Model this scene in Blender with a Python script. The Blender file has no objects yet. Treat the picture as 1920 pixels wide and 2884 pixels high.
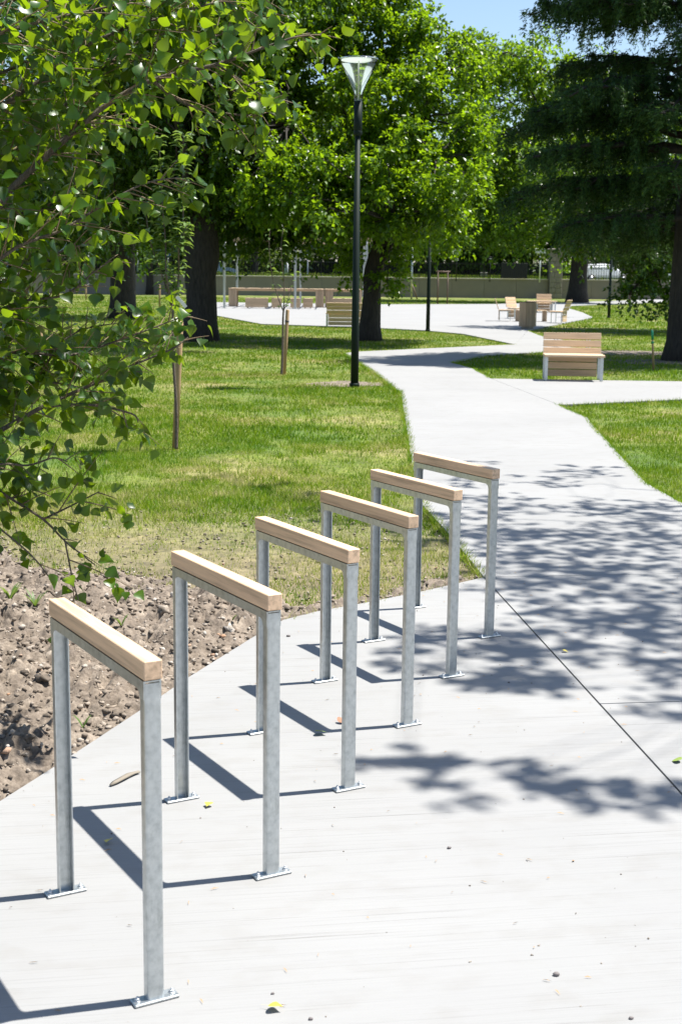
import bpy, bmesh, math, random
import numpy as np
from mathutils import Vector, Matrix
random.seed(7)
rng = np.random.default_rng(11)
SC = bpy.context.scene
COL = SC.collection

# ------------------------------------------------------------------ camera
FPX, PIT, ROLL, CAMZ = 3900.0, 0.17113, 0.01175, 1.765
CX, CY, IMH = 960.0, 1442.0, 2884.0
Fv = np.array([0, math.cos(PIT), -math.sin(PIT)]); Rv = np.array([1.0, 0, 0]); Uv = np.cross(Rv, Fv)
R2 = Rv*math.cos(ROLL)+Uv*math.sin(ROLL); U2 = -Rv*math.sin(ROLL)+Uv*math.cos(ROLL)
cd = bpy.data.cameras.new('camera'); cam = bpy.data.objects.new('camera', cd); COL.objects.link(cam)
cd.sensor_fit = 'VERTICAL'; cd.sensor_height = 36.0; cd.sensor_width = 24.0; cd.lens = 36.0*FPX/IMH
cd.clip_start = 0.05; cd.clip_end = 3000
cam.matrix_world = Matrix(((R2[0], U2[0], -Fv[0], 0), (R2[1], U2[1], -Fv[1], 0), (R2[2], U2[2], -Fv[2], CAMZ), (0, 0, 0, 1)))
cd.dof.use_dof = True; cd.dof.focus_distance = 6.0; cd.dof.aperture_fstop = 9.0
SC.camera = cam
# ------------------------------------------------------------------ world, sun, exposure
SUN = Vector((0.349, 0.097, 0.85)).normalized()
w = bpy.data.worlds.new('World'); SC.world = w; w.use_nodes = True
nt = w.node_tree; bg = nt.nodes['Background']; sky = nt.nodes.new('ShaderNodeTexSky'); sky.sky_type = 'NISHITA'
sky.sun_disc = False; sky.sun_elevation = math.asin(SUN.z); sky.sun_rotation = math.atan2(SUN.x, SUN.y)
sky.air_density = 1.0; sky.dust_density = 0.8; sky.ozone_density = 2.5
nt.links.new(sky.outputs[0], bg.inputs[0]); bg.inputs[1].default_value = 0.085
sl = bpy.data.lights.new('sun', 'SUN'); sl.energy = 5.0; sl.angle = math.radians(0.53); sl.color = (1.0, 0.965, 0.90)
so = bpy.data.objects.new('sun', sl); COL.objects.link(so); so.rotation_euler = SUN.to_track_quat('Z', 'Y').to_euler()
SC.view_settings.view_transform = 'Standard'; SC.view_settings.look = 'None'
SC.view_settings.exposure = 1.1; SC.view_settings.gamma = 1.0
cy = SC.cycles
cy.max_bounces = 7; cy.diffuse_bounces = 4; cy.glossy_bounces = 2; cy.transmission_bounces = 4; cy.transparent_max_bounces = 8
cy.sample_clamp_indirect = 6.0; cy.caustics_reflective = False; cy.caustics_refractive = False

# ------------------------------------------------------------------ pixel -> place
def ray(px, py): return Fv+(px-CX)/FPX*R2-(py-CY)/FPX*U2
def G(px, py, z=0.0):
    d = ray(px, py); t = (z-CAMZ)/d[2]; return np.array([t*d[0], t*d[1], z])
def P(px, py, Y):
    d = ray(px, py); t = Y/d[1]; return np.array([t*d[0], Y, CAMZ+t*d[2]])

# ------------------------------------------------------------------ helpers
def link(o, parent=None):
    COL.objects.link(o)
    if parent is not None: o.parent = parent
    return o
def props(o, label=None, cat=None, group=None, kind=None):
    if label: o['label'] = label
    if cat: o['category'] = cat
    if group: o['group'] = group
    if kind: o['kind'] = kind
    return o
def empty(name, loc, rz=0.0, label=None, cat=None, group=None, kind=None):
    o = bpy.data.objects.new(name, None); o.empty_display_size = 0.1
    o.location = tuple(loc); o.rotation_euler = (0, 0, rz); link(o)
    return props(o, label, cat, group, kind)
def mk(name, mesh, mat=None, parent=None, loc=None, rot=None, smooth=False):
    o = bpy.data.objects.new(name, mesh); link(o, parent)
    if mat is not None and not mesh.materials: mesh.materials.append(mat)
    if loc is not None: o.location = tuple(loc)
    if rot is not None: o.rotation_euler = rot
    if smooth: mesh.polygons.foreach_set('use_smooth', [True]*len(mesh.polygons))
    return o
def mesh_np(name, V, F):
    V = np.asarray(V, dtype=np.float32).reshape(-1, 3); F = np.asarray(F, dtype=np.int32)
    k = F.shape[1]; m = bpy.data.meshes.new(name)
    m.vertices.add(len(V)); m.vertices.foreach_set('co', V.ravel())
    m.loops.add(F.size); m.loops.foreach_set('vertex_index', F.ravel())
    m.polygons.add(len(F)); m.polygons.foreach_set('loop_start', np.arange(0, F.size, k, dtype=np.int32))
    m.polygons.foreach_set('loop_total', np.full(len(F), k, dtype=np.int32))
    m.update(calc_edges=True); return m
def mesh_bm(name, bm):
    bm.normal_update(); m = bpy.data.meshes.new(name); bm.to_mesh(m); bm.free(); return m
def bm_box(bm, c, s, bev=0.0, mat=None):
    g = bmesh.ops.create_cube(bm, size=1.0); vs = g['verts']
    for v in vs: v.co = Vector((v.co.x*s[0], v.co.y*s[1], v.co.z*s[2]))
    if bev > 0:
        es = list({e for v in vs for e in v.link_edges})
        r = bmesh.ops.bevel(bm, geom=es, offset=bev, segments=1, affect='EDGES', profile=0.5)
        vs = list({v for f in r['faces'] for v in f.verts} | {v for v in vs if v.is_valid})
    for v in vs:
        p = v.co if mat is None else mat @ v.co
        v.co = p+Vector(c)
    return vs
def box_mesh(name, s, bev=0.003, c=(0, 0, 0)):
    bm = bmesh.new(); bm_box(bm, c, s, bev); return mesh_bm(name, bm)
BOXC = {}
def box(name, mat, parent, c, s, bev=0.003, rot=None):
    """a chamfered box as an object of its own; alike boxes share their mesh"""
    key = (name, tuple(round(x, 4) for x in s), bev, mat.name)
    if key not in BOXC: BOXC[key] = box_mesh(name, s, bev)
    return mk(name, BOXC[key], mat, parent, c, rot)
def tube_arrays(pts, rad, n=8, cap=True, wob=0.0, rg=rng):
    pts = np.asarray(pts, float); K = len(pts); rad = np.asarray(rad, float)
    T = np.gradient(pts, axis=0); T /= np.linalg.norm(T, axis=1)[:, None]+1e-9
    ref = np.array([0, 0, 1.0]) if abs(T[0][2]) < 0.9 else np.array([0, 1.0, 0])
    V = []; u = np.cross(T[0], ref); u /= np.linalg.norm(u)
    a = np.linspace(0, 2*math.pi, n, endpoint=False)
    for i in range(K):
        u = u-T[i]*np.dot(u, T[i]); u /= np.linalg.norm(u)+1e-9; v = np.cross(T[i], u)
        r = rad[i]*(1+(rg.normal(0, wob, n) if wob else 0))
        V.append(pts[i]+np.outer(np.cos(a)*r, u)+np.outer(np.sin(a)*r, v))
    V = np.concatenate(V); F = []
    for i in range(K-1):
        for j in range(n):
            j2 = (j+1) % n; F.append((i*n+j, i*n+j2, (i+1)*n+j2)); F.append((i*n+j, (i+1)*n+j2, (i+1)*n+j))
    if cap:
        V = np.vstack([V, pts[0], pts[-1]]); c0, c1 = K*n, K*n+1
        for j in range(n):
            j2 = (j+1) % n; F.append((c0, j2, j)); F.append((c1, (K-1)*n+j, (K-1)*n+j2))
    return V, np.array(F, dtype=np.int32)
def join(parts):
    Vs, Fs, o = [], [], 0
    for V, F in parts:
        if len(V) == 0: continue
        Vs.append(V); Fs.append(F+o); o += len(V)
    return np.concatenate(Vs), np.concatenate(Fs)
def cyl(name, mat, parent, p0, p1, r0, r1=None, n=16, loc=None):
    V, F = tube_arrays([p0, p1], [r0, r0 if r1 is None else r1], n); return mk(name, mesh_np(name, V, F), mat, parent, loc)
def lathe(name, prof, mat, parent, n=32, smooth=True, loc=None):
    V = []; F = []
    a = np.linspace(0, 2*math.pi, n, endpoint=False)
    for r, z in prof: V.append(np.stack([r*np.cos(a), r*np.sin(a), np.full(n, z)], -1))
    V = np.concatenate(V)
    for i in range(len(prof)-1):
        for j in range(n):
            j2 = (j+1) % n; F.append((i*n+j, i*n+j2, (i+1)*n+j2, (i+1)*n+j))
    return mk(name, mesh_np(name, V, F), mat, parent, loc, smooth=smooth)
def nrm(a): return a/(np.linalg.norm(a, axis=-1, keepdims=True)+1e-9)
def spline(pts, n):
    pts = np.asarray(pts, float); t = np.linspace(0, len(pts)-1, n); out = []
    for x in t:
        i = min(int(x), len(pts)-2); f = x-i
        p0 = pts[max(i-1, 0)]; p1 = pts[i]; p2 = pts[i+1]; p3 = pts[min(i+2, len(pts)-1)]
        out.append(0.5*((2*p1)+(-p0+p2)*f+(2*p0-5*p1+4*p2-p3)*f*f+(-p0+3*p1-3*p2+p3)*f**3))
    return np.array(out)
def vnoise(x, y, seed=0):
    def h(i, j):
        n = (i*374761393+j*668265263+seed*982451653) & 0xffffffff
        n = ((n ^ (n >> 13))*1274126177) & 0xffffffff
        return ((n ^ (n >> 16)) & 0xffff)/65535.0
    i = np.floor(x).astype(np.int64); j = np.floor(y).astype(np.int64); fx = x-i; fy = y-j
    fx = fx*fx*(3-2*fx); fy = fy*fy*(3-2*fy)
    return (h(i, j)*(1-fx)+h(i+1, j)*fx)*(1-fy)+(h(i, j+1)*(1-fx)+h(i+1, j+1)*fx)*fy
def inpoly(x, y, poly):
    r = np.zeros(len(x), bool); n = len(poly); j = n-1
    for i in range(n):
        xi, yi = poly[i][:2]; xj, yj = poly[j][:2]
        c = ((yi > y) != (yj > y)) & (x < (xj-xi)*(y-yi)/((yj-yi)+1e-12)+xi); r ^= c; j = i
    return r

# ------------------------------------------------------------------ materials
def newmat(name):
    m = bpy.data.materials.new(name); m.use_nodes = True
    return m, m.node_tree, m.node_tree.nodes['Principled BSDF'], m.node_tree.nodes['Material Output']
def N(t, kind, **kw):
    n = t.nodes.new(kind)
    for k, v in kw.items():
        if hasattr(n, k): setattr(n, k, v)
        else: n.inputs[k].default_value = v
    return n
def ramp(t, stops):
    n = t.nodes.new('ShaderNodeValToRGB'); e = n.color_ramp.elements
    while len(e) < len(stops): e.new(0.5)
    for q, (p, c) in zip(e, stops): q.position = p; q.color = (*c, 1)
    return n
def mixc(t, f, a, b, blend='MIX'):
    n = t.nodes.new('ShaderNodeMix'); n.data_type = 'RGBA'; n.blend_type = blend
    for s, v in ((0, f), (6, a), (7, b)):
        if hasattr(v, 'links') or hasattr(v, 'is_output'): t.links.new(v, n.inputs[s])
        elif s == 0: n.inputs[0].default_value = v
        else: n.inputs[s].default_value = (*v, 1)
    return n.outputs[2]
def bump(t, h, b, strength=0.3, dist=0.01):
    n = N(t, 'ShaderNodeBump'); n.inputs['Strength'].default_value = strength; n.inputs['Distance'].default_value = dist
    t.links.new(h, n.inputs['Height']); t.links.new(n.outputs[0], b.inputs['Normal']); return n
def coords(t, kind='Object', scale=(1, 1, 1), rot=(0, 0, 0)):
    if kind == 'World': s = t.nodes.new('ShaderNodeNewGeometry').outputs['Position']
    else: s = t.nodes.new('ShaderNodeTexCoord').outputs[kind]
    m = t.nodes.new('ShaderNodeMapping'); m.inputs['Scale'].default_value = scale; m.inputs['Rotation'].default_value = rot
    t.links.new(s, m.inputs['Vector']); return m.outputs[0]
def noise(t, vec, scale, detail=4, rough=0.55):
    n = t.nodes.new('ShaderNodeTexNoise'); n.inputs['Scale'].default_value = scale; n.inputs['Detail'].default_value = detail
    n.inputs['Roughness'].default_value = rough; t.links.new(vec, n.inputs['Vector']); return n.outputs['Fac']
def plain(name, col, rough=0.6, metal=0.0, var=0.12, scale=6.0, bstr=0.0):
    m, t, b, o = newmat(name); v = coords(t, 'Object'); f = noise(t, v, scale)
    c = mixc(t, f, tuple(x*(1-var) for x in col), tuple(min(1, x*(1+var)) for x in col))
    t.links.new(c, b.inputs['Base Color']); b.inputs['Roughness'].default_value = rough; b.inputs['Metallic'].default_value = metal
    if bstr: bump(t, noise(t, v, scale*8), b, bstr, 0.004)
    return m
def wood(name, col, axis='x', var=0.22):
    m, t, b, o = newmat(name)
    sc = {'x': (1.1, 26, 26), 'y': (26, 1.1, 26), 'z': (26, 26, 1.1)}[axis]
    oi = t.nodes.new('ShaderNodeObjectInfo'); tc = t.nodes.new('ShaderNodeTexCoord'); ad = t.nodes.new('ShaderNodeVectorMath')
    cb = t.nodes.new('ShaderNodeCombineXYZ'); mu = t.nodes.new('ShaderNodeMath'); mu.operation = 'MULTIPLY'; mu.inputs[1].default_value = 37.0
    t.links.new(oi.outputs['Random'], mu.inputs[0])
    for i in range(3): t.links.new(mu.outputs[0], cb.inputs[i])
    t.links.new(tc.outputs['Object'], ad.inputs[0]); t.links.new(cb.outputs[0], ad.inputs[1])
    mp = t.nodes.new('ShaderNodeMapping'); mp.inputs['Scale'].default_value = sc; t.links.new(ad.outputs[0], mp.inputs[0])
    f1 = noise(t, mp.outputs[0], 2.2, 6, 0.6); f2 = noise(t, mp.outputs[0], 9.0, 3, 0.6)
    r = ramp(t, [(0.25, tuple(x*(1-var*1.5) for x in col)), (0.5, col), (0.75, tuple(min(1, x*(1+var*0.7)) for x in col))]); t.links.new(f1, r.inputs[0])
    c = mixc(t, 0.35, r.outputs[0], (0.5, 0.5, 0.5), 'OVERLAY'); nn = t.nodes[-1] if False else None
    g = mixc(t, f2, tuple(x*0.93 for x in (1, 0.98, 0.95)), (1.04, 1.03, 1.02)); c2 = mixc(t, 1.0, r.outputs[0], g, 'MULTIPLY')
    hs = t.nodes.new('ShaderNodeHueSaturation'); mr = t.nodes.new('ShaderNodeMapRange')
    mr.inputs[3].default_value = 0.86; mr.inputs[4].default_value = 1.1; t.links.new(oi.outputs['Random'], mr.inputs[0]); t.links.new(mr.outputs[0], hs.inputs['Value'])
    t.links.new(c2, hs.inputs['Color']); t.links.new(hs.outputs[0], b.inputs['Base Color'])
    b.inputs['Roughness'].default_value = 0.62; bump(t, f2, b, 0.25, 0.002); return m
def leafmat(name, dark, light, trans, rough=0.33, tf=0.42, spec=0.5):
    m, t, b, o = newmat(name); geo = t.nodes.new('ShaderNodeNewGeometry')
    r = ramp(t, [(0.0, dark), (0.55, tuple((a+c)/2 for a, c in zip(dark, light))), (1.0, light)]); t.links.new(geo.outputs['Random Per Island'], r.inputs[0])
    t.links.new(r.outputs[0], b.inputs['Base Color']); b.inputs['Roughness'].default_value = rough; b.inputs['Specular IOR Level'].default_value = spec
    tr = t.nodes.new('ShaderNodeBsdfTranslucent'); c = mixc(t, geo.outputs['Random Per Island'], tuple(x*0.45 for x in trans), trans); t.links.new(c, tr.inputs[0])
    mx = t.nodes.new('ShaderNodeMixShader'); mx.inputs[0].default_value = tf
    t.links.new(b.outputs[0], mx.inputs[1]); t.links.new(tr.outputs[0], mx.inputs[2]); t.links.new(mx.outputs[0], o.inputs[0]); return m
def barkmat(name, col, sc=1.0):
    m, t, b, o = newmat(name); v = coords(t, 'Object', (7*sc, 7*sc, 1.3*sc)); f = noise(t, v, 3.0, 6, 0.65)
    r = ramp(t, [(0.3, tuple(x*0.35 for x in col)), (0.55, col), (0.8, tuple(x*1.5 for x in col))]); t.links.new(f, r.inputs[0])
    t.links.new(r.outputs[0], b.inputs['Base Color']); b.inputs['Roughness'].default_value = 0.9; bump(t, f, b, 0.9, 0.03); return m

M = {}
# concrete with a broomed finish
ga, gb = G(700, 2560), G(1900, 2490); BROOM = math.atan2(gb[1]-ga[1], gb[0]-ga[0])
def concrete(name, base):
    m, t, b, o = newmat(name)
    geo = t.nodes.new('ShaderNodeNewGeometry'); rot = t.nodes.new('ShaderNodeMapping'); rot.vector_type = 'TEXTURE'
    rot.inputs['Rotation'].default_value = (0, 0, BROOM); t.links.new(geo.outputs['Position'], rot.inputs[0])
    def sc(s):
        mp = t.nodes.new('ShaderNodeMapping'); mp.inputs['Scale'].default_value = s; t.links.new(rot.outputs[0], mp.inputs[0]); return mp.outputs[0]
    fine = noise(t, sc((0.9, 130, 1)), 1.0, 4, 0.7); streak = noise(t, sc((0.8, 75, 1)), 1.0, 3, 0.75); big = noise(t, sc((0.5, 0.8, 1)), 1.0, 4)
    blot = noise(t, sc((5, 9, 1)), 1.0, 5)
    r1 = ramp(t, [(0.30, (0.80, 0.80, 0.80)), (0.43, (0.98, 0.98, 0.98)), (0.7, (1.02, 1.02, 1.02))]); t.links.new(fine, r1.inputs[0])
    r2 = ramp(t, [(0.29, (0.68, 0.67, 0.66)), (0.37, (0.99, 0.99, 0.99)), (0.8, (1, 1, 1))]); t.links.new(streak, r2.inputs[0])
    r3 = ramp(t, [(0.2, tuple(x*0.9 for x in base)), (0.8, tuple(x*1.06 for x in base))]); t.links.new(big, r3.inputs[0])
    r4 = ramp(t, [(0.3, (0.94, 0.93, 0.915)), (0.5, (1, 1, 1))]); t.links.new(blot, r4.inputs[0])
    c = mixc(t, 1.0, r3.outputs[0], r1.outputs[0], 'MULTIPLY'); c = mixc(t, 1.0, c, r2.outputs[0], 'MULTIPLY'); c = mixc(t, 1.0, c, r4.outputs[0], 'MULTIPLY')
    t.links.new(c, b.inputs['Base Color']); b.inputs['Roughness'].default_value = 0.85; b.inputs['Specular IOR Level'].default_value = 0.3
    bump(t, fine, b, 0.35, 0.004); return m
M['concrete'] = concrete('broomed_concrete', (0.276, 0.275, 0.271))
M['joint'] = plain('joint_filler', (0.05, 0.045, 0.04), 0.9)
M['beam'] = wood('rack_timber', (0.74, 0.515, 0.335), 'x', 0.36)
M['plank'] = wood('bench_timber', (0.60, 0.435, 0.28), 'x', 0.22)
M['plankz'] = wood('slat_timber', (0.50, 0.37, 0.25), 'z', 0.18)
M['planky'] = wood('deck_timber', (0.60, 0.45, 0.30), 'y', 0.16)
M['stake'] = wood('stake_timber', (0.36, 0.24, 0.13), 'z', 0.25)
M['oldwood'] = wood('brown_pole_timber', (0.13, 0.085, 0.055), 'z', 0.25)
M['greenpaint'] = plain('green_paint', (0.02, 0.28, 0.14), 0.6)
M['tape'] = plain('black_tie', (0.02, 0.02, 0.02), 0.6)
def galv():
    m, t, b, o = newmat('galvanised_steel'); v = coords(t, 'Object'); f = noise(t, v, 38, 3, 0.6); g = noise(t, v, 7, 4); s = coords(t, 'Object', (22, 22, 3)); h = noise(t, s, 2.0, 5, 0.7)
    r = ramp(t, [(0.3, (0.40, 0.43, 0.44)), (0.5, (0.50, 0.53, 0.54)), (0.75, (0.58, 0.61, 0.62))]); t.links.new(f, r.inputs[0])
    r2 = ramp(t, [(0.28, (0.74, 0.75, 0.74)), (0.42, (1, 1, 1))]); t.links.new(h, r2.inputs[0])
    c = mixc(t, 1.0, r.outputs[0], r2.outputs[0], 'MULTIPLY'); c = mixc(t, g, c, (0.46, 0.50, 0.52)) if False else c
    t.links.new(c, b.inputs['Base Color']); b.inputs['Metallic'].default_value = 0.88
    rr = ramp(t, [(0.3, (0.32,)*3), (0.7, (0.48,)*3)]); t.links.new(g, rr.inputs[0]); t.links.new(rr.outputs[0], b.inputs['Roughness'])
    bump(t, f, b, 0.08, 0.002); return m
M['galv'] = galv()
M['bolt'] = plain('zinc_bolt', (0.6, 0.62, 0.64), 0.35, 0.7)
M['green_metal'] = plain('dark_green_paint', (0.004, 0.012, 0.008), 0.6, 0.0)
M['green_metal'].node_tree.nodes['Principled BSDF'].inputs['Specular IOR Level'].default_value = 0.2
M['whitemetal'] = plain('pale_metal', (0.66, 0.68, 0.69), 0.45, 0.2)
M['lampwhite'] = plain('lamp_rod', (0.8, 0.8, 0.8), 0.5)
def opal():
    m, t, b, o = newmat('opal_diffuser'); b.inputs['Base Color'].default_value = (0.8, 0.8, 0.8, 1); tr = t.nodes.new('ShaderNodeBsdfTranslucent'); tr.inputs[0].default_value = (0.8, 0.8, 0.8, 1); mx = t.nodes.new('ShaderNodeMixShader'); mx.inputs[0].default_value = 0.5
    t.links.new(b.outputs[0], mx.inputs[1]); t.links.new(tr.outputs[0], mx.inputs[2]); t.links.new(mx.outputs[0], o.inputs[0]); return m
M['opal'] = opal()
M['black'] = plain('black_metal', (0.012, 0.012, 0.014), 0.5)
M['panel'] = plain('black_panel', (0.014, 0.015, 0.018), 0.7)
M['wallc'] = plain('wall_render', (0.225, 0.195, 0.165), 0.9, 0, 0.16, 1.3, 0.2)
M['cope'] = plain('coping_stone', (0.42, 0.38, 0.33), 0.9, 0, 0.15, 2.0, 0.2)
M['stone'] = plain('pillar_stone', (0.24, 0.21, 0.175), 0.9, 0, 0.3, 2.5, 0.4)
M['grey'] = plain('grey_cladding', (0.30, 0.31, 0.33), 0.7, 0, 0.05, 0.4)
M['winglass'] = plain('dark_window', (0.03, 0.04, 0.05), 0.12)
M['carpaint'] = plain('white_paint', (0.75, 0.77, 0.78), 0.25)
M['carblue'] = plain('pale_blue_paint', (0.50, 0.60, 0.68), 0.25)
M['tyre'] = plain('tyre_rubber', (0.02, 0.02, 0.02), 0.8)
M['red'] = plain('red_lens', (0.5, 0.02, 0.02), 0.3)
M['signback'] = plain('sign_back', (0.62, 0.64, 0.66), 0.5, 0.2)
M['bluesign'] = plain('blue_sign', (0.03, 0.12, 0.45), 0.5)
M['tag'] = plain('paper_tag', (0.75, 0.75, 0.78), 0.5)
def glassmat():
    m, t, b, o = newmat('clear_glass'); t.nodes.remove(b); tr = t.nodes.new('ShaderNodeBsdfTransparent'); tr.inputs[0].default_value = (0.90, 0.94, 0.93, 1)
    gl = t.nodes.new('ShaderNodeBsdfGlossy'); gl.inputs['Roughness'].default_value = 0.04; gl.inputs[0].default_value = (0.9, 0.95, 1, 1)
    lw = t.nodes.new('ShaderNodeLayerWeight'); lw.inputs[0].default_value = 0.36; mx = t.nodes.new('ShaderNodeMixShader')
    t.links.new(lw.outputs['Fresnel'], mx.inputs[0]); t.links.new(tr.outputs[0], mx.inputs[1]); t.links.new(gl.outputs[0], mx.inputs[2]); t.links.new(mx.outputs[0], o.inputs[0]); return m
M['glass'] = glassmat()
def lawnmat():
    m, t, b, o = newmat('lawn_ground'); v = coords(t, 'World'); a = noise(t, v, 0.55, 5, 0.6); c = noise(t, v, 14, 5, 0.7); d = noise(t, v, 3.0, 4)
    r = ramp(t, [(0.36, (0.08, 0.14, 0.015)), (0.54, (0.15, 0.18, 0.03)), (0.70, (0.34, 0.29, 0.16))]); t.links.new(a, r.inputs[0])
    r2 = ramp(t, [(0.3, (0.45, 0.45, 0.4)), (0.7, (1.35, 1.3, 1.1))]); t.links.new(c, r2.inputs[0]); r3 = ramp(t, [(0.3, (0.75, 0.75, 0.75)), (0.7, (1.15, 1.15, 1.15))]); t.links.new(d, r3.inputs[0])
    geo = t.nodes.new('ShaderNodeNewGeometry'); sx = t.nodes.new('ShaderNodeSeparateXYZ'); t.links.new(geo.outputs['Position'], sx.inputs[0]); dr = t.nodes.new('ShaderNodeMapRange'); dr.inputs[1].default_value = 12.0; dr.inputs[2].default_value = 8.0; t.links.new(sx.outputs[1], dr.inputs[0])
    worn = mixc(t, dr.outputs[0], r.outputs[0], (0.20, 0.168, 0.11))
    x = mixc(t, 1.0, worn, r2.outputs[0], 'MULTIPLY'); x = mixc(t, 1.0, x, r3.outputs[0], 'MULTIPLY')
    t.links.new(x, b.inputs['Base Color']); b.inputs['Roughness'].default_value = 0.95; bump(t, c, b, 0.8, 0.03); return m
M['lawn'] = lawnmat()
def grassmat():
    m, t, b, o = newmat('grass_blades'); v = coords(t, 'World'); a = noise(t, v, 0.55, 5, 0.6); a2 = noise(t, v, 2.6, 4, 0.6); geo = t.nodes.new('ShaderNodeNewGeometry')
    mr = t.nodes.new('ShaderNodeMath'); mr.operation = 'MULTIPLY_ADD'; mr.inputs[1].default_value = 0.28; t.links.new(geo.outputs['Random Per Island'], mr.inputs[0])
    ms = t.nodes.new('ShaderNodeMath'); ms.operation = 'MULTIPLY_ADD'; ms.inputs[1].default_value = 1.0; t.links.new(a2, ms.inputs[0]); 
    m3 = t.nodes.new('ShaderNodeMath'); m3.operation = 'MULTIPLY_ADD'; m3.inputs[1].default_value = 0.9; m3.inputs[2].default_value = -0.45; t.links.new(a, m3.inputs[0]); t.links.new(m3.outputs[0], ms.inputs[2])
    sx = t.nodes.new('ShaderNodeSeparateXYZ'); t.links.new(geo.outputs['Position'], sx.inputs[0]); dr = t.nodes.new('ShaderNodeMapRange'); dr.inputs[1].default_value = 14.0; dr.inputs[2].default_value = 7.5; dr.inputs[3].default_value = 0.0; dr.inputs[4].default_value = 0.17; t.links.new(sx.outputs[1], dr.inputs[0])
    sm = t.nodes.new('ShaderNodeMath'); sm.operation = 'ADD'; t.links.new(ms.outputs[0], sm.inputs[0]); t.links.new(dr.outputs[0], sm.inputs[1]); t.links.new(sm.outputs[0], mr.inputs[2])
    r = ramp(t, [(0.44, (0.050, 0.145, 0.006)), (0.62, (0.110, 0.215, 0.009)), (0.76, (0.23, 0.275, 0.03)), (0.90, (0.50, 0.43, 0.22))]); t.links.new(mr.outputs[0], r.inputs[0])
    t.links.new(r.outputs[0], b.inputs['Base Color']); b.inputs['Roughness'].default_value = 0.5; b.inputs['Specular IOR Level'].default_value = 0.18
    tr = t.nodes.new('ShaderNodeBsdfTranslucent'); g = mixc(t, 0.5, r.outputs[0], (0.34, 0.48, 0.015)); t.links.new(g, tr.inputs[0])
    mx = t.nodes.new('ShaderNodeMixShader'); mx.inputs[0].default_value = 0.42; t.links.new(b.outputs[0], mx.inputs[1]); t.links.new(tr.outputs[0], mx.inputs[2]); t.links.new(mx.outputs[0], o.inputs[0]); return m
M['grass'] = grassmat()
def soilmat():
    m, t, b, o = newmat('dry_soil'); v = coords(t, 'World'); a = noise(t, v, 9, 6, 0.7); c = noise(t, v, 60, 4, 0.7)
    r = ramp(t, [(0.3, (0.08, 0.063, 0.049)), (0.5, (0.19, 0.153, 0.12)), (0.72, (0.36, 0.30, 0.24))]); t.links.new(a, r.inputs[0])
    r2 = ramp(t, [(0.3, (0.6, 0.58, 0.55)), (0.65, (1.1, 1.1, 1.1))]); t.links.new(c, r2.inputs[0]); x = mixc(t, 1.0, r.outputs[0], r2.outputs[0], 'MULTIPLY')
    t.links.new(x, b.inputs['Base Color']); b.inputs['Roughness'].default_value = 0.95; bump(t, c, b, 0.7, 0.01); return m
M['soil'] = soilmat()
def clodmat():
    m, t, b, o = newmat('soil_clod'); geo = t.nodes.new('ShaderNodeNewGeometry'); r = ramp(t, [(0.0, (0.10, 0.08, 0.062)), (0.5, (0.21, 0.17, 0.132)), (0.84, (0.36, 0.305, 0.25)), (0.965, (0.48, 0.44, 0.39)), (1.0, (0.34, 0.17, 0.08))])
    t.links.new(geo.outputs['Random Per Island'], r.inputs[0]); v = coords(t, 'World'); c = noise(t, v, 70, 4, 0.7); r2 = ramp(t, [(0.3, (0.65, 0.63, 0.6)), (0.65, (1.1, 1.1, 1.1))]); t.links.new(c, r2.inputs[0])
    x = mixc(t, 1.0, r.outputs[0], r2.outputs[0], 'MULTIPLY'); t.links.new(x, b.inputs['Base Color']); b.inputs['Roughness'].default_value = 0.95; bump(t, c, b, 0.6, 0.01); return m
M['clod'] = clodmat()
M['bark'] = barkmat('tree_bark', (0.042, 0.034, 0.028)); M['barkd'] = barkmat('cedar_bark', (0.035, 0.028, 0.024)); M['bark2'] = barkmat('poplar_bark', (0.15, 0.12, 0.085), 6); M['bark3'] = barkmat('young_bark', (0.20, 0.15, 0.12), 8)
M['twig'] = plain('twig', (0.16, 0.11, 0.06), 0.7); M['stick'] = plain('dry_stick', (0.22, 0.19, 0.15), 0.9)
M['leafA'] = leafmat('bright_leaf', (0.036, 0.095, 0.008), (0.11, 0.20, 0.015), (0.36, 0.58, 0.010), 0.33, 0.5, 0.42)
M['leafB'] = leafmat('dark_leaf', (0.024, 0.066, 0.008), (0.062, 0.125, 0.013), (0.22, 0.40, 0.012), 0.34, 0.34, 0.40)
M['leafP'] = leafmat('poplar_leaf', (0.010, 0.042, 0.006), (0.045, 0.125, 0.010), (0.40, 0.60, 0.010), 0.33, 0.37, 0.45)
M['leafS'] = leafmat('sapling_leaf', (0.07, 0.13, 0.03), (0.13, 0.21, 0.05), (0.30, 0.44, 0.06), 0.4, 0.4)
M['leafF'] = leafmat('far_leaf', (0.03, 0.07, 0.010), (0.09, 0.15, 0.02), (0.22, 0.34, 0.02), 0.5, 0.35, 0.3)
M['needle'] = leafmat('cedar_needles', (0.010, 0.038, 0.010), (0.050, 0.108, 0.028), (0.12, 0.22, 0.04), 0.5, 0.28, 0.22)
M['pine'] = leafmat('pine_needles', (0.035, 0.055, 0.03), (0.07, 0.09, 0.045), (0.08, 0.1, 0.03), 0.5, 0.2, 0.3)
M['yleaf'] = plain('yellow_dead_leaf', (0.55, 0.45, 0.06), 0.5, 0, 0.2, 20); M['gleaf'] = plain('fallen_green_leaf', (0.22, 0.30, 0.06), 0.5, 0, 0.2, 20); M['bleaf'] = plain('brown_dead_leaf', (0.28, 0.13, 0.07), 0.7, 0, 0.2, 20)
M['pebble'] = plain('pebble', (0.16, 0.14, 0.135), 0.8, 0, 0.3, 30); M['needled'] = plain('dry_needles', (0.34, 0.22, 0.12), 0.8)

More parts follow.
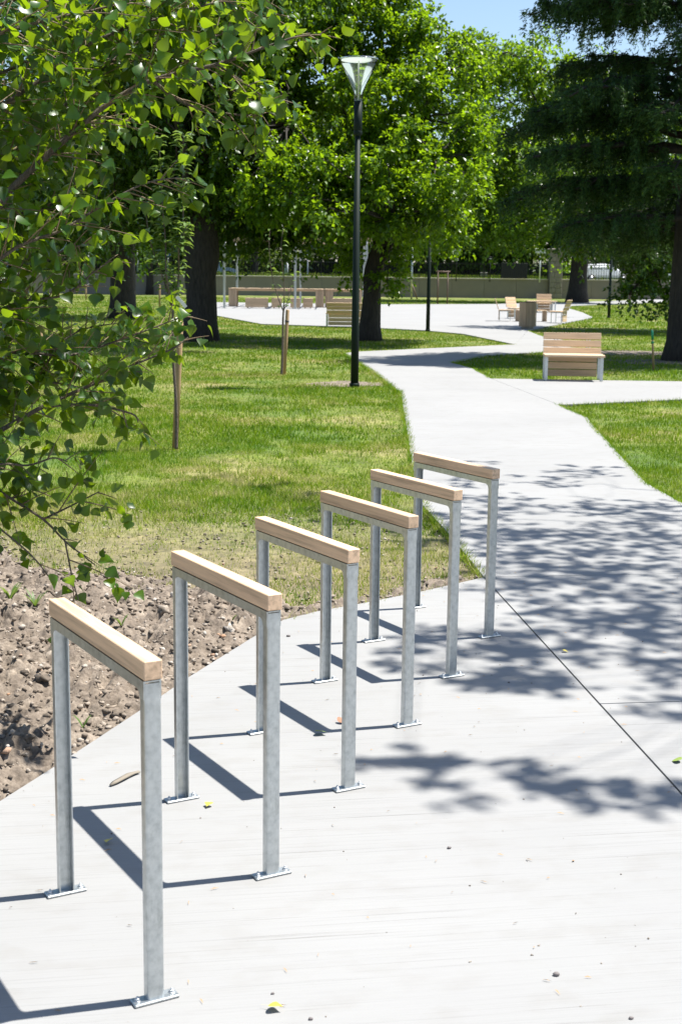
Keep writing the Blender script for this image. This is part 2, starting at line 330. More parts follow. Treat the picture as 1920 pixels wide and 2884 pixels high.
# ------------------------------------------------------------------ ground outlines
def gp(l): return [G(*p)[:2] for p in l]
K = (1361, 1625)
pad_edge = [(0, 2254), (153, 2157), (386, 2004), (533, 1904), (710, 1794), (796, 1745), (888, 1722), (1015, 1699), (1186, 1665)]
kj = G(*K)[:2]; jd = nrm(G(1920, 2237)[:2]-kj)
pe = gp(pad_edge); ed = nrm(pe[0]-pe[2])
pad_poly = [kj, kj+jd*9.0, np.array([4.0, -3.0]), np.array([-3.2, -3.0]), pe[0]+ed*2.6]+pe
c2a, c2b = G(1690, 1982)[:2], G(1920, 1975)[:2]; cdv = nrm(c2b-c2a)
left_edge = gp([(1266, 1506), (1190, 1423), (1162, 1320), (1143, 1195), (1128, 1105), (1050, 1045), (968, 994)])
right_edge = gp([(1572, 1140), (1609, 1157), (1652, 1175), (1682, 1212), (1744, 1280), (1817, 1359), (1920, 1417)])
re_end = right_edge[-1]+nrm(right_edge[-1]-right_edge[-2])*7.0
jA, jB = G(1382, 1066)[:2], G(1572, 1140)[:2]
pathA = [kj, kj+cdv*9.0, re_end]+right_edge[::-1]+[jA]+gp([(1333, 1038), (1272, 1021), (1376, 1001), (1526, 992), (1625, 976), (1600, 960), (1526, 947), (1486, 931), (1591, 909), (1670, 894)])
plaza_tail = gp([(1640, 880), (1600, 868), (1609, 861), (1878, 851), (2100, 846), (2100, 838), (1878, 842), (1609, 851), (1389, 856), (1076, 857), (606, 851), (527, 854), (606, 888), (735, 912), (918, 918), (1070, 924), (1193, 930), (1303, 940), (1450, 970), (1223, 980), (1009, 990)])
plazaC = G(1450, 970)[:2]
# split: near path (kj .. bench crossing) and plaza
pathN = [kj, kj+cdv*9.0, re_end]+right_edge[::-1]+[jA]+gp([(1333, 1038), (1272, 1021)])+[left_edge[-1]]+left_edge[:-1][::-1]
crossP = gp([(1272, 1021), (1376, 1001), (1526, 992), (1625, 976), (1600, 960), (1526, 947), (1486, 931), (1450, 970), (1223, 980), (1009, 990), (968, 994)])
plazaP = gp([(1486, 931), (1591, 909), (1670, 894)])+plaza_tail[:-2]
branchP = [jA, jB]+gp([(1920, 1125)])+[G(1920, 1125)[:2]+np.array([14.0, 0.9]), G(1920, 1074)[:2]+np.array([14.0, 0.9])]+gp([(1920, 1074)])
slabB = [kj+jd*0.0, kj+jd*np.dot(c2a-kj, jd), kj+jd*np.dot(c2a-kj, jd)+cdv*8.0, kj+cdv*9.0]
slabC = [slabB[1], kj+jd*9.0, kj+jd*9.0+cdv*6.0, slabB[2]]
CONC = [pad_poly, pathN, crossP, plazaP, branchP, slabB, slabC]

def offset_poly(p, d):
    p = [np.array(q[:2], float) for q in p]; n = len(p)
    A = sum(p[i][0]*p[(i+1) % n][1]-p[(i+1) % n][0]*p[i][1] for i in range(n))
    s = 1 if A > 0 else -1; out = []
    for i in range(n):
        e1 = nrm(p[i]-p[i-1]); e2 = nrm(p[(i+1) % n]-p[i]); n1 = s*np.array([-e1[1], e1[0]]); n2 = s*np.array([-e2[1], e2[0]])
        b = n1+n2; k = max(0.35, (1+np.dot(n1, n2)))
        out.append(p[i]+b/k*d)
    return out
def slab_mesh(name, poly, z1=0.0, z0=-0.12, inset=0.0, bev=0.0):
    poly = offset_poly(poly, inset) if inset else poly
    bm = bmesh.new(); top = [bm.verts.new((q[0], q[1], z1)) for q in poly]; f = bm.faces.new(top)
    if f.normal.z < 0 or sum(poly[i][0]*poly[(i+1) % len(poly)][1]-poly[(i+1) % len(poly)][0]*poly[i][1] for i in range(len(poly))) < 0: f.normal_flip()
    e = bmesh.ops.extrude_face_region(bm, geom=[f]); 
    for v in e['geom']:
        if isinstance(v, bmesh.types.BMVert): v.co.z = z1
    for v in top: v.co.z = z0
    bmesh.ops.recalc_face_normals(bm, faces=bm.faces[:])
    bmesh.ops.triangulate(bm, faces=[q for q in bm.faces if len(q.verts) > 4])
    return mesh_bm(name, bm)
ground = mk('ground', mesh_np('ground', [(-400, -30, -0.035), (400, -30, -0.035), (400, 140, -0.035), (-400, 140, -0.035)], [(0, 1, 2, 3)]), M['lawn']); props(ground, kind='structure', label='mown lawn and bare earth of the park')
path = mk('path', slab_mesh('path', [kj+jd*9.0+cdv*5.9, kj+cdv*8.5]+[kj+np.array([0.02, -0.02]), kj+jd*8.9-np.array([0.02, 0.02])], -0.025, -0.13), M['joint']); props(path, kind='structure', label='pale broomed concrete path and cycle parking slab')
for poly, ins in ((pad_poly, 0.005), (slabB, 0.004), (slabC, 0.004), (pathN, 0.003), (crossP, 0.0), (branchP, 0.004)):
    mk('slab', slab_mesh('slab', poly, 0.0, -0.12, ins), M['concrete'], path)
plaza = mk('plaza', slab_mesh('plaza', plazaP, 0.0, -0.12, 0.01), M['concrete']); props(plaza, kind='structure', label='pale concrete plaza under the trees')

# ------------------------------------------------------------------ soil bed
def soil_mask(x, y):
    # 1 = bare soil, 0 = grass; boundary follows the photograph's edge between lawn and dug earth
    b = np.interp(x, [-4, -2.2, -1.9, -1.07, -0.52, -0.2, 0.07, 0.45, 1.2], [9.0, 8.8, 8.4, 7.8, 7.5, 7.15, 7.2, 7.4, 7.5])
    b = b+(vnoise(x*1.7, y*1.7, 3)-0.5)*0.9+(vnoise(x*6, y*6, 4)-0.5)*0.5
    d = np.full(len(x), 9.0); pl = pe+[kj]
    for p, q in zip(pl[:-1], pl[1:]):
        ab = q-p; t = np.clip(((x-p[0])*ab[0]+(y-p[1])*ab[1])/np.dot(ab, ab), 0, 1); d = np.minimum(d, np.hypot(x-p[0]-t*ab[0], y-p[1]-t*ab[1]))
    strip = np.clip(1.1-d/(0.10+0.30*vnoise(x*4, y*4, 8)), 0, 1)*0.8
    return np.maximum(np.clip((b-y)/0.9+0.5, 0, 1), strip)
STEP = 0.0165
gx = np.arange(-2.9, 1.35, STEP); gy = np.arange(3.7, 9.9, STEP); XX, YY = np.meshgrid(gx, gy); xf, yf = XX.ravel(), YY.ravel()
def fbm(x, y, s, sc, o=4):
    r = 0; a = 1; t = 0
    for k in range(o): r = r+a*vnoise(x*sc*2**k, y*sc*2**k, s+k); t += a; a *= 0.55
    return r/t
lump = fbm(xf, yf, 10, 2.0, 3); cl = np.abs(fbm(xf, yf, 20, 13, 4)-0.5)*2; msk = soil_mask(xf, yf)
zz = -0.035+0.055*(lump-0.42)+0.11*(1-cl)**2*fbm(xf, yf, 30, 5, 2)+0.034*(vnoise(xf*26, yf*26, 40)-0.4)+0.02*(vnoise(xf*44, yf*44, 42)-0.4)+0.016*vnoise(xf*62, yf*62, 41)
padd = np.full(len(xf), 9.0)
for i in range(len(pad_poly)-1):
    a, b = np.array(pad_poly[i]), np.array(pad_poly[i+1]); ab = b-a; t = np.clip(((xf-a[0])*ab[0]+(yf-a[1])*ab[1])/np.dot(ab, ab), 0, 1)
    padd = np.minimum(padd, np.hypot(xf-a[0]-t*ab[0], yf-a[1]-t*ab[1]))
inp = inpoly(xf, yf, pad_poly) | inpoly(xf, yf, pathN) | inpoly(xf, yf, slabB) | inpoly(xf, yf, slabC)
near = np.clip(padd/0.16, 0, 1)
zz = np.where(inp, -0.09, zz*near+(-0.02+0.3*(zz+0.03))*(1-near))
sm = np.clip((msk-0.15)/0.5, 0, 1); zz = zz*sm-0.075*(1-sm)
edge = np.minimum.reduce([xf-gx[0], gx[-1]-xf, yf-gy[0], gy[-1]-yf]); zz = np.where(edge < 0.15, -0.06, zz)
nx, ny = len(gx), len(gy); ii = (np.arange(ny-1)[:, None]*nx+np.arange(nx-1)[None]).ravel()
soil = mk('soil_bed', mesh_np('soil_bed', np.stack([xf, yf, zz], -1), np.stack([ii, ii+1, ii+1+nx, ii+nx], -1)), M['soil'], smooth=True)
props(soil, kind='structure', label='bare dug earth between the lawn and the cycle parking slab')
def soil_z(x, y):
    # height of the bed, never below the lawn sheet
    i = np.clip(((x-gx[0])/STEP).astype(int), 0, nx-1); j = np.clip(((y-gy[0])/STEP).astype(int), 0, ny-1); return np.maximum(zz[j*nx+i], -0.035)
def ico(sub):
    bm = bmesh.new(); bmesh.ops.create_icosphere(bm, subdivisions=sub, radius=1.0); V = np.array([v.co[:] for v in bm.verts]); F = np.array([[v.index for v in f.verts] for f in bm.faces]); bm.free(); return V, F
I1, I2 = ico(1), ico(2)
def rocks(n, xs, ys, smin, smax, powr, templ, keep, zoff=0.0, zf=soil_z):
    V0, F0 = templ; parts = []
    x = rng.uniform(*xs, n); y = rng.uniform(*ys, n); k = keep(x, y); x, y = x[k], y[k]; n = len(x); s = smin+(smax-smin)*rng.random(n)**powr
    z = zf(x, y)+s*zoff; jit = 1+rng.normal(0, 0.3, (n, len(V0), 1)); sc = rng.uniform(0.6, 1.25, (n, 1, 3)); sc[:, :, 2] *= 0.75
    ang = rng.uniform(0, 6.28, n); V = V0[None]*jit*sc*s[:, None, None]; c, sn = np.cos(ang)[:, None], np.sin(ang)[:, None]
    V = np.stack([V[..., 0]*c-V[..., 1]*sn, V[..., 0]*sn+V[..., 1]*c, V[..., 2]], -1)+np.stack([x, y, z], -1)[:, None]
    return V.reshape(-1, 3), (F0[None]+(np.arange(n)*len(V0))[:, None, None]).reshape(-1, 3)
def keep_soil(x, y): return (soil_mask(x, y) > rng.random(len(x))*0.9) & ~inpoly(x, y, pad_poly) & ~inpoly(x, y, pathN) & ~inpoly(x, y, slabB) & ~inpoly(x, y, slabC)
def keep_lawn(x, y): return (soil_mask(x, y) < 0.6) & ~inpoly(x, y, pad_poly) & ~inpoly(x, y, pathN) & ~inpoly(x, y, slabB) & ~inpoly(x, y, slabC)
clods = [rocks(420, (-2.8, 1.0), (3.9, 9.4), 0.010, 0.036, 2.4, I2, keep_soil, -0.1), rocks(26000, (-2.8, 1.3), (3.9, 9.4), 0.003, 0.0165, 2.2, I1, keep_soil, 0.35),
         rocks(2600, (-2.8, 0.9), (6.6, 10.5), 0.003, 0.012, 2.0, I1, keep_lawn, 0.6)]
V, F = join(clods); o = mk('soil_clods', mesh_np('soil_clods', V, F), M['clod'], smooth=False); props(o, 'loose dry clods, pebbles and crumbs lying on the bare earth', 'soil', kind='stuff')

# ------------------------------------------------------------------ grass
def blades(n, xs_fn, y0, y1, wid, h0, h1, lean=0.5, dens=lambda x, y: np.ones(len(x)), z0=-0.035):
    y = rng.uniform(y0, y1, n); x = rng.uniform(-1, 1, n)*(0.262*y+0.8); k = np.ones(n, bool)
    for pl in CONC: k &= ~inpoly(x, y, pl)
    k &= rng.random(n) < dens(x, y); x, y = x[k], y[k]; n = len(x)
    h = rng.uniform(h0, h1, n)*(0.65+0.7*vnoise(x*1.3, y*1.3, 77)); a = rng.uniform(0, 6.28, n); w2 = wid*rng.uniform(0.6, 1.2, n)/2
    la = rng.uniform(0, 6.28, n); ln = h*lean*rng.random(n); zb = np.full(n, z0)
    bx, by = np.cos(a)*w2, np.sin(a)*w2
    V = np.stack([np.stack([x-bx, y-by, zb], -1), np.stack([x+bx, y+by, zb], -1), np.stack([x+np.cos(la)*ln, y+np.sin(la)*ln, zb+h], -1)], 1)
    return V.reshape(-1, 3), np.arange(n*3).reshape(-1, 3)
def gd(x, y): 
    m = np.clip(1.25-1.1*soil_mask(x, y), 0, 1)*np.clip((y-np.interp(x, [-3, -1.9, -1.07, -0.2, 0.5, 1.5], [8.3, 7.9, 7.3, 6.7, 7.0, 7.2]))/2.4+0.45*vnoise(x*5, y*5, 55), 0.16, 1); bare = vnoise(x*1.1, y*1.1, 91)*0.6+vnoise(x*3.1, y*3.1, 92)*0.4
    return np.clip(m, 0.02, 1)*np.clip((0.68-bare)*5, 0.28, 1)*(1-0.9*spot(x, y))
SPOTS = [(*G(985, 1075)[:2], 0.62, 0.6), (*G(1740, 990)[:2], 1.7, 0.9), (*G(1890, 1015)[:2], 1.2, 0.9)]
def spot(x, y):
    m = np.zeros(len(x))
    for sx, sy, ra, rb in SPOTS: m = np.maximum(m, np.clip(1.5-np.hypot((x-sx)/ra, (y-sy)/rb)*(0.8+0.6*vnoise(x*6, y*6, 31)), 0, 1))
    return m
def fd(x, y):
    bare = vnoise(x*0.7, y*0.7, 95)*0.6+vnoise(x*2.3, y*2.3, 96)*0.4; return np.clip((0.74-bare)*6, 0.3, 1)*(1-0.93*spot(x, y))
for sx, sy, ra, rb in SPOTS:
    a_ = np.linspace(0, 6.283, 40, endpoint=False); rr_ = 1.05+0.5*(vnoise(np.cos(a_)*2+sx*3+9, np.sin(a_)*2+sy*3+9, 12)-0.5)+rng.normal(0, 0.05, 40); ring = np.stack([sx+np.cos(a_)*ra*rr_, sy+np.sin(a_)*rb*rr_, np.full(40, -0.031)], -1); V = np.vstack([[sx, sy, -0.022], ring]); F = [(0, i+1, (i+1) % 40+1) for i in range(40)]
    props(mk('soil_patch', mesh_np('soil_patch', V, F), M['soil']), kind='structure', label='thin bare earth patch in the lawn')
gr = [blades(110000, None, 5.2, 9.5, 0.0055, 0.018, 0.045, 0.9, gd), blades(150000, None, 9.5, 15, 0.0075, 0.02, 0.05, 0.9, gd), blades(150000, None, 15, 25, 0.012, 0.022, 0.055, 0.8, fd),
      blades(130000, None, 25, 48, 0.022, 0.025, 0.06, 0.7, fd), blades(110000, None, 48, 98, 0.05, 0.03, 0.08, 0.6, fd)]
def edge_blades(poly, idx, per_m, wid):
    pts = []
    for i in idx:
        p, q = np.array(poly[i][:2]), np.array(poly[(i+1) % len(poly)][:2]); L = np.linalg.norm(q-p); n = int(L*per_m); t = rng.random(n); nv = np.array([-(q-p)[1], (q-p)[0]])/max(L, 1e-6); off = rng.normal(0, 0.014, n)+0.02*(vnoise(t*L*3, t*0+i, 5)-0.5); pts.append(p+np.outer(t, q-p)+np.outer(off, nv))
    x, y = np.concatenate(pts).T; n = len(x); h = rng.uniform(0.03, 0.075, n); aa = rng.uniform(0, 6.28, n); w2 = wid*rng.uniform(0.6, 1.2, n)/2; la = rng.uniform(0, 6.28, n); ln = h*rng.uniform(0.2, 1.2, n); z = np.full(n, -0.03)
    V = np.stack([np.stack([x-np.cos(aa)*w2, y-np.sin(aa)*w2, z], -1), np.stack([x+np.cos(aa)*w2, y+np.sin(aa)*w2, z], -1), np.stack([x+np.cos(la)*ln, y+np.sin(la)*ln, z+h], -1)], 1); return V.reshape(-1, 3), np.arange(n*3).reshape(-1, 3)
PI_ = [2, 3, 4, 5, 6, 7, 8, 10, 11, 13, 14, 15, 16, 17, 18, 19]; gr += [edge_blades(pathN, PI_, 260, 0.007), edge_blades(pathN, PI_, 120, 0.012), edge_blades(branchP, (1, 2, 4, 5), 150, 0.014), edge_blades(crossP, (0, 1, 2, 3, 4, 5, 7, 8, 9), 120, 0.018), edge_blades(pad_poly, (10, 11, 12, 13), 160, 0.006)]
V, F = join(gr); o = mk('grass', mesh_np('grass', V, F), M['grass']); props(o, 'short sunlit lawn grass with dry straw patches', 'grass', kind='stuff')

# ------------------------------------------------------------------ cycle racks
PHI, RL, BW, BH = 2.08932, 0.7079, 0.0467, 0.0474
RXY = [(-0.4551, 3.1219), (-0.2054, 3.8437), (0.0251, 4.5483), (0.2597, 5.2404), (0.4871, 5.9228), (0.7261, 6.6128)]
RH = [0.8653, 0.858, 0.85, 0.8448, 0.843, 0.8389]
def channel_post(h, s):
    """vertical C channel: web on the outside, two flanges turned inwards; s=+1 near end, -1 far end"""
    bm = bmesh.new(); W, D, T, r = BW-0.003, 0.026, 0.0035, 0.006; prof = []
    def arc(cx, cy, rr, a0, a1, n=4): return [(cx+rr*math.cos(a0+(a1-a0)*i/n), cy+rr*math.sin(a0+(a1-a0)*i/n)) for i in range(n+1)]
    hw = W/2
    outer = [(D, -hw)]+arc(r, -hw+r, r, -math.pi/2, -math.pi, 4)+arc(r, hw-r, r, math.pi, math.pi/2, 4)+[(D, hw)]
    inner = [(D, hw-T), (T+0.002, hw-T), (T, hw-T-0.002), (T, -hw+T+0.002), (T+0.002, -hw+T), (D, -hw+T)]
    prof = outer+inner; n = len(prof)
    b = [bm.verts.new((s*x, y, 0.008)) for x, y in prof]; t = [bm.verts.new((s*x, y, h)) for x, y in prof]
    for i in range(n): bm.faces.new((b[i], b[(i+1) % n], t[(i+1) % n], t[i]))
    bm.faces.new(t); bm.faces.new(b[::-1]); bmesh.ops.recalc_face_normals(bm, faces=bm.faces[:]); return mesh_bm('post', bm)
def rail_mesh():
    """top rail: C channel lying web-up with rounded gusset corners in both flanges"""
    bm = bmesh.new(); W = BW-0.003; hw = W/2; T = 0.0035; L = RL-0.012; D = 0.026; rr = 0.020
    bm_box(bm, (L/2, 0, -T/2), (L-0.002, W-0.004, T))
    for sy in (-1, 1):
        yo, yi = sy*(hw+0.0006), sy*(hw-T-0.0006)
        pr = [(0.001, 0), (L-0.001, 0), (L-0.001, -D-rr)]+[(L-D-rr+rr*math.cos(a), -D-rr+rr*math.sin(a)) for a in np.linspace(0, math.pi/2, 6)]+[(D+rr+rr*math.cos(a), -D-rr+rr*math.sin(a)) for a in np.linspace(math.pi/2, math.pi, 6)]+[(0.001, -D-rr)]
        A = [bm.verts.new((x, yo, z)) for x, z in pr]; B = [bm.verts.new((x, yi, z)) for x, z in pr]; n = len(pr)
        fs = [bm.faces.new(A), bm.faces.new(B[::-1])]+[bm.faces.new((A[i], A[(i+1) % n], B[(i+1) % n], B[i])) for i in range(n)]
    bmesh.ops.recalc_face_normals(bm, faces=bm.faces[:]); return mesh_bm('top_rail', bm)
RAIL = rail_mesh(); BEAM = box_mesh('beam', (RL, BW, BH), 0.0022)
PLATE = box_mesh('base_plate', (0.040, 0.116, 0.008), 0.002)
def bolt_mesh():
    V1, F1 = tube_arrays([(0, 0, 0), (0, 0, 0.0015)], [0.011, 0.011], 14); V2, F2 = tube_arrays([(0, 0, 0.0015), (0, 0, 0.008), (0, 0, 0.0095)], [0.0085, 0.0085, 0.0055], 6); V3, F3 = tube_arrays([(0, 0, 0.009), (0, 0, 0.014)], [0.004, 0.0035], 8)
    return mesh_np('bolt', *join([(V1, F1), (V2, F2), (V3, F3)]))
BOLT = bolt_mesh(); BOLT.transform(Matrix.Scale(0.8, 4))
for i, ((x, y), h) in enumerate(zip(RXY, RH)):
    lab = ['galvanised cycle hoop with timber rail nearest the camera, first of the six', 'second galvanised cycle hoop with timber rail from the camera', 'third galvanised cycle hoop with timber rail from the camera',
           'fourth galvanised cycle hoop, its timber rail with wavy grain', 'fifth galvanised cycle hoop, small dark knot in its pale rail', 'farthest galvanised cycle hoop, leaf shade on its browner timber rail'][i]
    e = empty('bicycle_rack', (x, y, 0), PHI, lab, 'bike rack', 'galvanised cycle racks in a row on the slab')
    yc = -BW/2; hs = h-BH-0.003
    mk('beam', BEAM, M['beam'], e, (RL/2, yc, h-BH/2))
    mk('top_rail', RAIL, M['galv'], e, (0.006, yc, hs))
    for xx, s in ((0.005, 1), (RL-0.005, -1)):
        mk('post', channel_post(hs-0.006, s), M['galv'], e, (xx, yc, 0), smooth=False)
        pl = mk('base_plate', PLATE, M['galv'], e, (xx+s*0.011, yc, 0.0045))
        for by in (-0.045, 0.045): mk('bolt', BOLT, M['bolt'], pl, (0, by, 0.0042), (0, 0, random.uniform(0, 1)))

# ------------------------------------------------------------------ lamp posts
def lamp(px, py, label):
    b = G(px, py); e = empty('lamp_post', b, 0, label, 'lamp post', 'dark green park lamp posts')
    H = 5.0
    V, F = tube_arrays([(0, 0, 0), (0, 0, 0.9), (0, 0, H-1.10)], [0.064, 0.060, 0.040], 24); mk('pole', mesh_np('pole', V, F), M['green_metal'], e, smooth=True)
    lathe('sleeve', [(0.0, H-1.15), (0.045, H-1.15), (0.064, H-1.13), (0.064, H-0.63), (0.0, H-0.63)], M['green_metal'], e, 24, smooth=False)
    lathe('collar', [(0.066, H-1.125), (0.068, H-1.12), (0.068, H-1.08), (0.066, H-1.075)], M['green_metal'], e, 24)
    g = [(0.062, H-0.63), (0.064, H-0.55), (0.085, H-0.47), (0.135, H-0.36), (0.205, H-0.22), (0.255, H-0.11), (0.283, H-0.045), (0.292, H-0.015)]
    lathe('glass_bowl', g, M['glass'], e, 40)
    lathe('reflector', [(0.0, H-0.030), (0.25, H-0.030), (0.272, H-0.026)], M['opal'], e, 40, smooth=False)
    lathe('top_cap', [(0.0, H+0.012), (0.15, H+0.010), (0.296, H-0.002), (0.299, H-0.012), (0.294, H-0.018), (0.0, H-0.008)], M['glass'], e, 40)
    cyl('rod', M['lampwhite'], e, (0, 0, H-0.62), (0, 0, H-0.03), 0.011, n=10)
    lathe('base_ring', [(0.066, -0.02), (0.082, -0.02), (0.080, 0.03), (0.066, 0.035)], M['green_metal'], e, 24)
    return e
lamp(998, 1085, 'tall dark green lamp post with clear glass bowl beside the path bend')
lamp(1204, 931, 'dark lamp post at the plaza edge, its head lost in foliage')
lamp(1713, 894, 'dark lamp post on the grass right of the plaza chairs')

# ------------------------------------------------------------------ timber furniture
def seat(name, loc, rz, width, label, cat, group, hgt=0.79, depth=0.5, lean=0.10):
    e = empty(name, loc, rz, label, cat, group); n = 6; gap = 0.013; z0 = 0.05; ph = (hgt-z0-gap*(n-1))/n
    for i in range(n):
        zc = z0+ph/2+i*(ph+gap); k = max(0.0, zc-0.38)
        lo = i < 3; wd = width if not lo else width-0.13
        box('back_slat', M['plank'], e, (0, depth*0.42+lean*k/0.41, zc), (wd, 0.032, ph), 0.004, (-lean/0.41*0.95 if not lo else 0.0, 0, 0))
    m = 4; sd = depth+0.02; pw = (sd-0.008*(m-1))/m
    for j in range(m): box('seat_slat', M['plank'], e, (0, depth*0.39-0.02-pw/2-j*(pw+0.008), 0.425), (width+0.02, pw, 0.038), 0.005)
    for s in (-1, 1):
        xx = s*(width/2-0.028)
        box('leg', M['galv'], e, (xx, -depth/2+0.03, 0.2025), (0.055, 0.012, 0.405), 0.002)
        box('leg', M['galv'], e, (xx, depth*0.42-0.03, 0.2025), (0.055, 0.012, 0.405), 0.002)
        box('side_rail', M['galv'], e, (xx, -0.01, 0.388), (0.05, depth-0.1, 0.030), 0.002)
        for q in (0.14, 0.19) if width > 0.8 else (0.12,): box('back_strap', M['galv'], e, (s*(width/2-q-0.05), depth*0.42+0.022+lean*0.25, 0.55), (0.022, 0.008, 0.34), 0.001, (-lean/0.41*0.95, 0, 0))
    return e
bl = G(1616, 1073)
seat('park_bench', (bl[0]+0.0, bl[1]+0.22, 0), math.radians(-4), 0.985, 'wooden two-seat bench with galvanised legs beside the path at right', 'bench', 'timber benches')
b2 = G(969, 919); seat('park_bench', (b2[0], b2[1]-0.22, 0), math.pi+math.radians(2), 1.2, 'wooden bench seen from behind between the lamp post and plaza', 'bench', 'timber benches')
GC = 'timber chairs around the low plaza table'
c = G(1408, 904); seat('chair', (c[0]+0.15, c[1], 0), math.radians(84), 0.55, 'leftmost plaza chair seen from the side, facing right', 'chair', GC, 0.86, 0.5, 0.14)
c = G(1440, 897); seat('chair', (c[0]+0.15, c[1], 0), math.radians(38), 0.58, 'plaza chair behind the bin, turned toward the low table', 'chair', GC, 0.86, 0.5, 0.12)
c = G(1530, 879); seat('chair', (c[0], c[1], 0), math.radians(-6), 0.72, 'orange-brown chair behind the low plaza table facing the camera', 'chair', GC, 0.86, 0.5, 0.12)
c = G(1583, 910); seat('chair', (c[0]-0.12, c[1]+0.1, 0), math.radians(-118), 0.58, 'rightmost plaza chair with its grey back toward the camera', 'chair', GC, 0.86, 0.5, 0.16)
def low_table(loc, rz, L, D, h, label):
    e = empty('low_table', loc, rz, label, 'table')
    n = 5; pw = (D-0.008*(n-1))/n
    for j in range(n): box('top_slat', M['plank'], e, (0, -D/2+pw/2+j*(pw+0.008), h-0.02), (L, pw, 0.04), 0.004)
    for sx in (-1, 1):
        for sy in (-1, 1): box('leg', M['whitemetal'], e, (sx*(L/2-0.10), sy*(D/2-0.06), (h-0.04)/2), (0.055, 0.055, h-0.04), 0.003)
        box('apron', M['whitemetal'], e, (sx*(L/2-0.10), 0, h-0.065), (0.04, D-0.2, 0.045), 0.003)
c = G(1524, 880); low_table((c[0], c[1], 0), math.radians(4), 1.36, 0.75, 0.55, 'low timber table with pale metal legs on the plaza')
def box_stool(name, loc, rz, L, D, h, label, cat, group, n=3):
    e = empty(name, loc, rz, label, cat, group); ph = (h-0.05-0.045-0.008*n)/n
    for sy in (-1, 1):
        for i in range(n): box('side_slat', M['plank'], e, (0, sy*(D/2-0.015), 0.05+ph/2+i*(ph+0.008)), (L-0.02, 0.028, ph), 0.004)
    m = 4; pw = (D-0.008*(m-1))/m
    for j in range(m): box('top_slat', M['plank'], e, (0, -D/2+pw/2+j*(pw+0.008), h-0.022), (L, pw, 0.042), 0.004)
    for sx in (-1, 1): box('leg', M['black'], e, (sx*(L/2-0.12), 0, (h-0.045)/2), (0.04, D-0.10, h-0.05), 0.003)
    return e
def end_bench(loc, rz, L, D, h, label):
    e = empty('backless_bench', loc, rz, label, 'bench'); m = 4; pw = (D-0.008*(m-1))/m
    for j in range(m): box('top_slat', M['plank'], e, (0, -D/2+pw/2+j*(pw+0.008), h-0.022), (L, pw, 0.042), 0.004)
    for sx in (-1, 1):
        for j in range(m): box('end_slat', M['plankz'], e, (sx*(L/2-0.03), -D/2+pw/2+j*(pw+0.008), (h-0.046)/2), (0.05, pw, h-0.05), 0.004)
c = G(1497, 906); end_bench((c[0], c[1]+0.3, 0), math.radians(8), 1.12, 0.5, 0.44, 'low backless timber bench behind the waste bin')
# waste bin
c = G(1484, 926); e = empty('waste_bin', c, math.radians(12), 'hexagonal waste bin clad in upright brown timber slats', 'bin')
for k in range(6):
    a = math.radians(60*k+30); r = 0.25
    for q in (-1, 0, 1):
        tx, ty = -math.sin(a), math.cos(a); box('slat', M['plankz'], e, (r*math.cos(a)+tx*q*0.094, r*math.sin(a)+ty*q*0.094, 0.475), (0.028, 0.086, 0.79), 0.003, (0, 0, a))
V, F = tube_arrays([(0, 0, 0.0), (0, 0, 0.10)], [0.22, 0.22], 6); mk('plinth', mesh_np('plinth', V, F), M['cope'], e)
V, F = tube_arrays([(0, 0, 0.10), (0, 0, 0.84)], [0.225, 0.225], 6); mk('liner', mesh_np('liner', V, F), M['black'], e)
lathe('lid', [(0.12, 0.868), (0.28, 0.868), (0.285, 0.885), (0.12, 0.89), (0.12, 0.868)], M['green_metal'], e, 6, smooth=False)
# long picnic tables
def long_table(loc, rz, L, D, h, label):
    e = empty('picnic_table', loc, rz, label, 'table', 'long picnic tables under the pergola'); n = 6; pw = (D-0.01*(n-1))/n
    for j in range(n): box('top_slat', M['plank'], e, (0, -D/2+pw/2+j*(pw+0.01), h-0.03), (L, pw, 0.055), 0.004)
    box('apron', M['plank'], e, (0, -D/2+0.08, h-0.10), (L-0.9, 0.035, 0.085), 0.003); box('apron', M['plank'], e, (0, D/2-0.08, h-0.10), (L-0.9, 0.035, 0.085), 0.003)
    for sx in (-1, 1):
        for sy in (-1, 1):
            for q in range(4): box('leg_slat', M['plankz'], e, (sx*(L/2-0.06-q*0.105), sy*(D/2-0.05), (h-0.06)/2), (0.095, 0.03, h-0.065), 0.003)
        for q in range(6): box('end_slat', M['plankz'], e, (sx*(L/2-0.02), -D/2+0.13+q*(D-0.26)/5, (h-0.06)/2), (0.03, 0.11, h-0.065), 0.003)
pa = P(642, 840, 71.2); pb = P(913, 840, 71.2); pc = P(1020, 840, 71.2); ymid = 71.8
long_table(((pa[0]+pb[0])/2, ymid, 0), 0, pb[0]-pa[0]-0.04, 1.0, 0.94, 'left long picnic table with slatted timber ends under the pergola')
long_table(((pb[0]+pc[0])/2, ymid+0.1, 0), 0, pc[0]-pb[0]-0.04, 1.0, 0.94, 'right long picnic table, mostly behind the bench and lamp post')
SG = 'slatted box seats beside the picnic tables'
for (x0, x1, py, lab) in ((690, 756, 868, 'wide slatted box seat nearest the pergola left post'), (764, 793, 868.5, 'narrow slatted box seat beside the wide one at the picnic table'), (817, 845, 869, 'narrow slatted box seat directly right of the pergola front post'),
                          (852, 881, 869, 'narrow slatted box seat by the picnic table middle leg'), (936, 1000, 869, 'wide slatted box seat partly behind the rear-facing bench')):
    a, b = G(x0, py), G(x1, py); box_stool('box_seat', ((a[0]+b[0])/2, a[1]+0.3, 0), 0, b[0]-a[0], 0.5, 0.5, lab, 'seat', SG)
